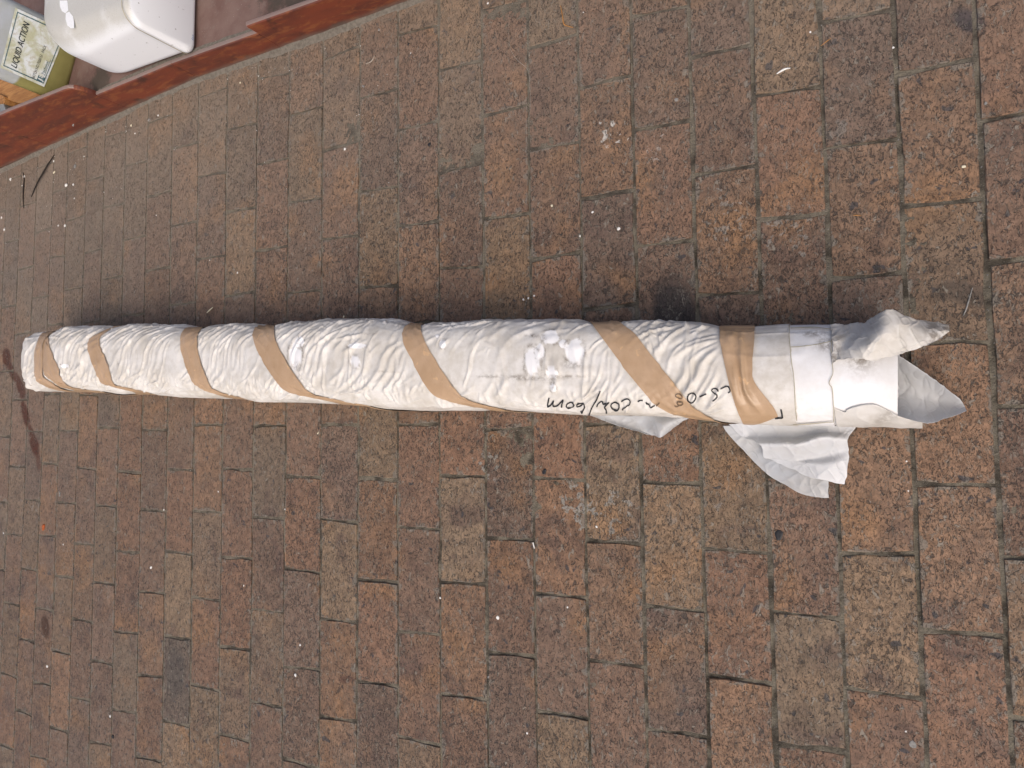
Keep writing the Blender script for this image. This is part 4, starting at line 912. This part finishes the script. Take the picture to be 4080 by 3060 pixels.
tool = empty('hand_tool', 'hand tool with a wooden grip and grey metal ferrule, in the corner by the step', 'tool', tuple(at(0, 420, 1.3) * U))
for nm, pts, mt, z in (('grip', [(-500,720),(0,890),(120,930),(205,985),(200,1080),(165,1225),(0,1240),(-500,1200)], M['wood'], 1.34), ('ferrule', [(-400,1215),(0,1238),(165,1218),(215,1350),(270,1500),(0,1590),(-400,1620)], M['metal'], 1.30)):
    o = prism(nm, pts, z, .4, mt, None, None); l_ = o.location.copy(); o.parent = tool; o.location = l_ - tool.location

# ------------------------------------------------------------------ litter on the bricks
def chip(px, py, size, mat, name, label, cat, group=None, z=0.0, flat=.35, asp=1.0, ang=None, seed=0):
    r = random.Random(seed * 7919 + int(px * 13 + py)); c = at(px, py, z)
    # size in photo pixels -> courses at this depth
    sz = float(np.linalg.norm(at(px + .5, py, z) - at(px, py + .5, z))) * size * .98
    n = 8; a0 = r.uniform(0, 6.28) if ang is None else ang; V = []; 
    rad = [r.uniform(.72, 1.1) for _ in range(n)]
    for lv, (k, zz) in enumerate(((1.0, .0), (.95, .55), (.6, 1.0))):
        for j in range(n):
            a = 2 * math.pi * j / n; x = math.cos(a) * rad[j] * k; y = math.sin(a) * rad[j] * k / asp
            X = x * math.cos(a0) - y * math.sin(a0); Y = x * math.sin(a0) + y * math.cos(a0)
            V.append((X * sz / 2 * U, Y * sz / 2 * U, (zz * sz / 2 * flat * r.uniform(.8, 1.2)) * U))
    F = [tuple(2 * n + j for j in range(n))] + [(lv * n + j, lv * n + (j + 1) % n, (lv + 1) * n + (j + 1) % n, (lv + 1) * n + j) for lv in (0, 1) for j in range(n)]
    o = mesh_obj(name, V, F, mat); o.location = (c[0] * U, c[1] * U, c[2] * U + .0006); o['label'] = label; o['category'] = cat
    if group: o['group'] = group
    return o
def strand(name, pts, wpx, mat, label, cat, z=.02, hgt=.0, taper=True):
    q = catmull(pts, 6); P = at(q[:, 0], q[:, 1], np.full(len(q), z)); n = len(P); d = np.gradient(P, axis=0); V = []; K = 6
    wv = float(np.linalg.norm(at(pts[0][0], pts[0][1] + 1, 0) - at(pts[0][0], pts[0][1], 0))) * wpx / 2; c0 = P.mean(0)
    for k in range(n):
        t = d[k] / (np.linalg.norm(d[k]) + 1e-9); s_ = np.array([-t[1], t[0], 0]); f = (1 - .55 * abs(2 * k / (n - 1) - 1)) if taper else 1
        lift = hgt * math.sin(math.pi * k / (n - 1))
        for j in range(K):
            a = 2 * math.pi * j / K; v = P[k] - c0 + s_ * math.cos(a) * wv * f + np.array([0, 0, math.sin(a) * wv * f * .8 + wv * .7 + lift]); V.append(v * U)
    F = [(k * K + j, k * K + (j + 1) % K, (k + 1) * K + (j + 1) % K, (k + 1) * K + j) for k in range(n - 1) for j in range(K)] + [tuple(range(K)), tuple((n - 1) * K + j for j in range(K - 1, -1, -1))]
    o = mesh_obj(name, V, F, mat, None, True); o.location = tuple(c0 * U - np.array([0, 0, z * U - .0005])); tag(o, label, cat); return o
strand('twig', [(216,618),(206,640),(199,655),(180,690),(159,724),(140,758),(126,784)], 7.5, M['twig'], 'thin dark twig lying on the bricks near the red step', 'twig', hgt=.05)
strand('twig', [(92,688),(96,712),(94,745),(92,790),(95,830)], 6, M['twig'], 'short black stick beside the twig at the far end of the paving', 'twig')
strand('straw', [(2233,22),(2240,62),(2246,94),(2262,103),(2284,109)], 6, M['straw'], 'bent orange brown straw on a tan brick', 'straw')
strand('straw', [(3270,182),(3290,166),(3311,151)], 4, M['straw'], 'short thin straw slanting across a brick joint', 'straw')
strand('straw', [(3398,857),(3415,857),(3432,859)], 5, M['straw'], 'tiny orange splinter on a brown brick above the roll', 'straw')
strand('stem', [(3875,1146),(3862,1190),(3850,1230),(3838,1258)], 7, M['grey'], 'slender grey stem on a damp stained brick beyond the torn flap', 'stem')
strand('thread', [(2026,88),(2026,150),(2035,200),(2062,240),(2100,275),(2109,330),(2112,400),(2108,470)], 1.5, M['pale'], 'long pale thread wandering along a brick joint', 'thread')
strand('thread', [(1457,252),(1472,248),(1483,238),(1491,222)], 4, M['pale'], 'short curled white hair on a brick', 'thread')
strand('splinter', [(2123,2162),(2126,2175),(2129,2186)], 6, M['white'], 'white sliver standing in a brick joint below the roll', 'splinter', taper=False)
strand('wood_sliver', [(824,1246),(835,1236),(848,1224)], 7, M['cream'], 'pale wooden sliver just above the roll', 'splinter')
WH = [(97,704,15),(43,715,13),(89,740,7),(215,642,9),(631,460,11),(539,532,9),(297,791,8),(336,624,7),(1375,594,15),(1637,212,8),(1945,14,17),(2325,50,9),(3229,129,16),(3559,190,18),(2362,846,20),(2466,912,22),(2086,1194,14),(2106,1188,13),(2129,1179,13),
      (603,2261,14),(189,2655,12),(972,2333,10),(1178,2690,16),(1197,2570,11),(654,2031,8),(871,1959,9),(440,2854,11),(15,2124,8),(253,2169,8),(1136,2029,9),(1984,2461,20),(2262,2419,12),(2377,2099,15),(2101,2921,12),(3609,2914,13),(3619,1956,11),(3612,1838,12),
      (260,899,14),(233,899,9),(7,868,11),(18,915,12),(624,858,7),(947,1087,11),(836,1037,7),(1755,2382,12)]
ORD = ['leftmost', 'second from left', 'third from left', 'fourth from left', 'fifth from left', 'sixth from left', 'seventh from left', 'eighth from left', 'ninth from left', 'tenth from left', 'eleventh from left', 'twelfth from left', 'thirteenth from left', 'fourteenth from left']
zones = {}
for k, w_ in enumerate(WH):
    zn = ('above the roll near its taped closed end' if w_[0] < 500 else 'above the left half of the roll' if w_[0] < 1700 else 'above the right half of the roll') if w_[1] < 1450 else \
         ('just under the roll' if w_[1] < 2150 and w_[0] > 600 else 'below the roll in the left third' if w_[0] < 1000 else 'low down below the middle of the roll' if w_[0] < 2000 else 'low down below the open end')
    zones.setdefault(zn, []).append(w_)
for zn, ws in zones.items():
    for k, (x, y, s_) in enumerate(sorted(ws)):
        chip(x, y, s_, M['white'], 'chip', 'white chip, %s of those %s' % (ORD[k], zn), 'chip', 'white paint chips scattered over the bricks', seed=k)
chip(266,738,22, M['white'], 'chip', 'larger bluish white flake lying among litter near the twig', 'chip', asp=1.4)
chip(293,736,13, M['white'], 'chip', 'round white crumb right beside the bluish white flake', 'chip')
chip(595,478,24, M['grey'], 'chip', 'crumpled grey white scrap close to the foot of the red step', 'scrap', asp=1.5)
chip(217,688,18, M['cream'], 'chip', 'cream coloured splinter next to the middle of the twig', 'chip', asp=2.5, ang=.5)
chip(300,662,20, M['grey'], 'chip', 'brownish grey crumb pile right of the twig', 'crumb')
chip(524,500,13, M['cream'], 'chip', 'pale green crumb near the foot of the red step', 'crumb')
chip(958,330,13, M['cream'], 'chip', 'yellowish chip lying close under the middle red tile', 'chip', asp=1.3)
chip(1511,120,17, M['grey'], 'chip', 'pale ring shaped snail shell bit near the right part of the step', 'shell')
chip(1448,344,22, M['grey'], 'chip', 'grey seed husk on a brick joint', 'husk', asp=1.6, ang=-.7)
chip(1628,176,20, M['black'], 'chip', 'little black scrap on a red brick near the step', 'scrap', asp=1.6, ang=1.2)
chip(1712,576,28, M['black'], 'pebble', 'flat black pebble on a mauve brick', 'pebble', asp=1.2)
chip(2020,669,12, M['black'], 'pebble', 'tiny round black pebble beside a long scratch', 'pebble')
chip(2696,398,32, M['grey'], 'pebble', 'grey lump of cement stuck on a grey brown brick', 'pebble')
chip(3078,293,34, M['white'], 'dropping', 'white bird dropping splashed on a tan brick', 'dropping', flat=.12)
strand('dropping_streak', [(3095,296),(3112,285),(3130,276),(3150,273)], 10, M['white'], 'thin white streak running from the bird dropping', 'dropping', z=.004)
chip(3840,664,32, M['cream'], 'chip', 'square cream chip on an orange brick', 'chip', asp=1.5, ang=.0, flat=.2)
chip(3928,413,28, M['grey'], 'chip', 'pale grey oval chip by the last long joint', 'chip', asp=1.4, ang=1.4)
chip(3552,667,28, M['grey'], 'chip', 'pinkish grey flake lying against a joint', 'chip', asp=2.2, ang=.2)
chip(2312,941,17, M['white'], 'chip', 'smooth white oval seed lying in a joint above the roll', 'seed', asp=1.7, ang=1.5)
chip(2200,820,18, M['cream'], 'chip', 'cream stone bedded in a dark red brick', 'chip')
chip(175,2099,30, M['orange'], 'chip', 'bright orange piece of broken clay', 'shard', asp=1.5, ang=1.3)
chip(451,2935,17, M['black'], 'pebble', 'dark brown crumb near the lower left of the paving', 'crumb')
chip(239,1966,26, M['grey'], 'pebble', 'dull grey oval stone at the far end of the roll', 'pebble', asp=2.3, ang=1.55, flat=.15)
chip(1947,2697,20, M['grey'], 'chip', 'greyish pink oval flake in a joint below the roll', 'chip', asp=1.8, ang=1.2)
chip(3105,2131,66, M['black'], 'tar_lump', 'large flat lump of black tar on a brick below the loose film', 'tar', asp=1.3, ang=1.2, flat=.10)
chip(3637,2966,46, M['grey'], 'pebble', 'round flat grey patch of putty near the bottom edge', 'putty', flat=.10)
chip(2170,1878,36, M['black'], 'pebble', 'black oval pebble below the handwriting', 'pebble', asp=1.35, ang=1.1, flat=.25)
chip(1272,1708,15, M['black'], 'chip', 'black seed under the near side of the roll', 'seed', asp=1.9, ang=1.4)
chip(1268,1726,15, M['cream'], 'leaf_scrap', 'pale curled leaf scrap beside a black seed', 'leaf', asp=2.2, ang=.6)
chip(1371,1262,18, M['cream'], 'leaf_scrap', 'pale dry leaf scrap against the upper side of the roll', 'leaf', asp=1.8, ang=1.2)
chip(293,499,14, M['grey'], 'scrap', 'grey fluff caught on the face of the red step', 'fluff', z=.55)
# fine grit lying in the joints and against the step
GV, GF = [], []
def grit(x, y, s_):
    n0 = len(GV); a = random.uniform(0, 6.28); z = -.001 + s_ * .3
    for k in range(3): GV.append((x * U + math.cos(a + 2.1 * k) * s_ * random.uniform(.6, 1.2), y * U + math.sin(a + 2.1 * k) * s_ * random.uniform(.6, 1.2), max(z - s_ * .4, -.002)))
    GV.append((x * U, y * U, z + s_ * .5)); GF.extend([(n0, n0 + 1, n0 + 3), (n0 + 1, n0 + 2, n0 + 3), (n0 + 2, n0, n0 + 3)])
for _ in range(2600):
    c = random.randint(-18, 8); y = random.uniform(-8, 8.8); grit(lx(c, y) + random.gauss(0, .028), y, random.uniform(.0006, .0017))
for _ in range(1500):
    x = random.uniform(-18, 3); y = step_y(x) - abs(random.gauss(.1, .7)) ; grit(x, y, random.uniform(.0006, .0018))
for _ in range(500):
    grit(random.uniform(-18, 8), random.uniform(-8, 8.8), random.uniform(.0006, .0014))
go = mesh_obj('loose_grit', GV, GF, M['grey']); tag(go, 'fine grey grit scattered along the joints and against the step', 'grit', None, 'stuff')
GV, GF = [], []
for _ in range(520):
    x = -18 + 16 * random.random() ** 1.6; y = step_y(x) - .1 - abs(random.gauss(0, 1.5)); grit(x, y, random.uniform(.0008, .0026))
for _ in range(260): grit(random.uniform(-18, 8), random.uniform(-8, 8.6), random.uniform(.0005, .0012))
go = mesh_obj('pale_grit', GV, GF, M['white']); tag(go, 'pale specks and crumbs strewn over the bricks, thickest below the step', 'grit', None, 'stuff')
print('bricks', vis)
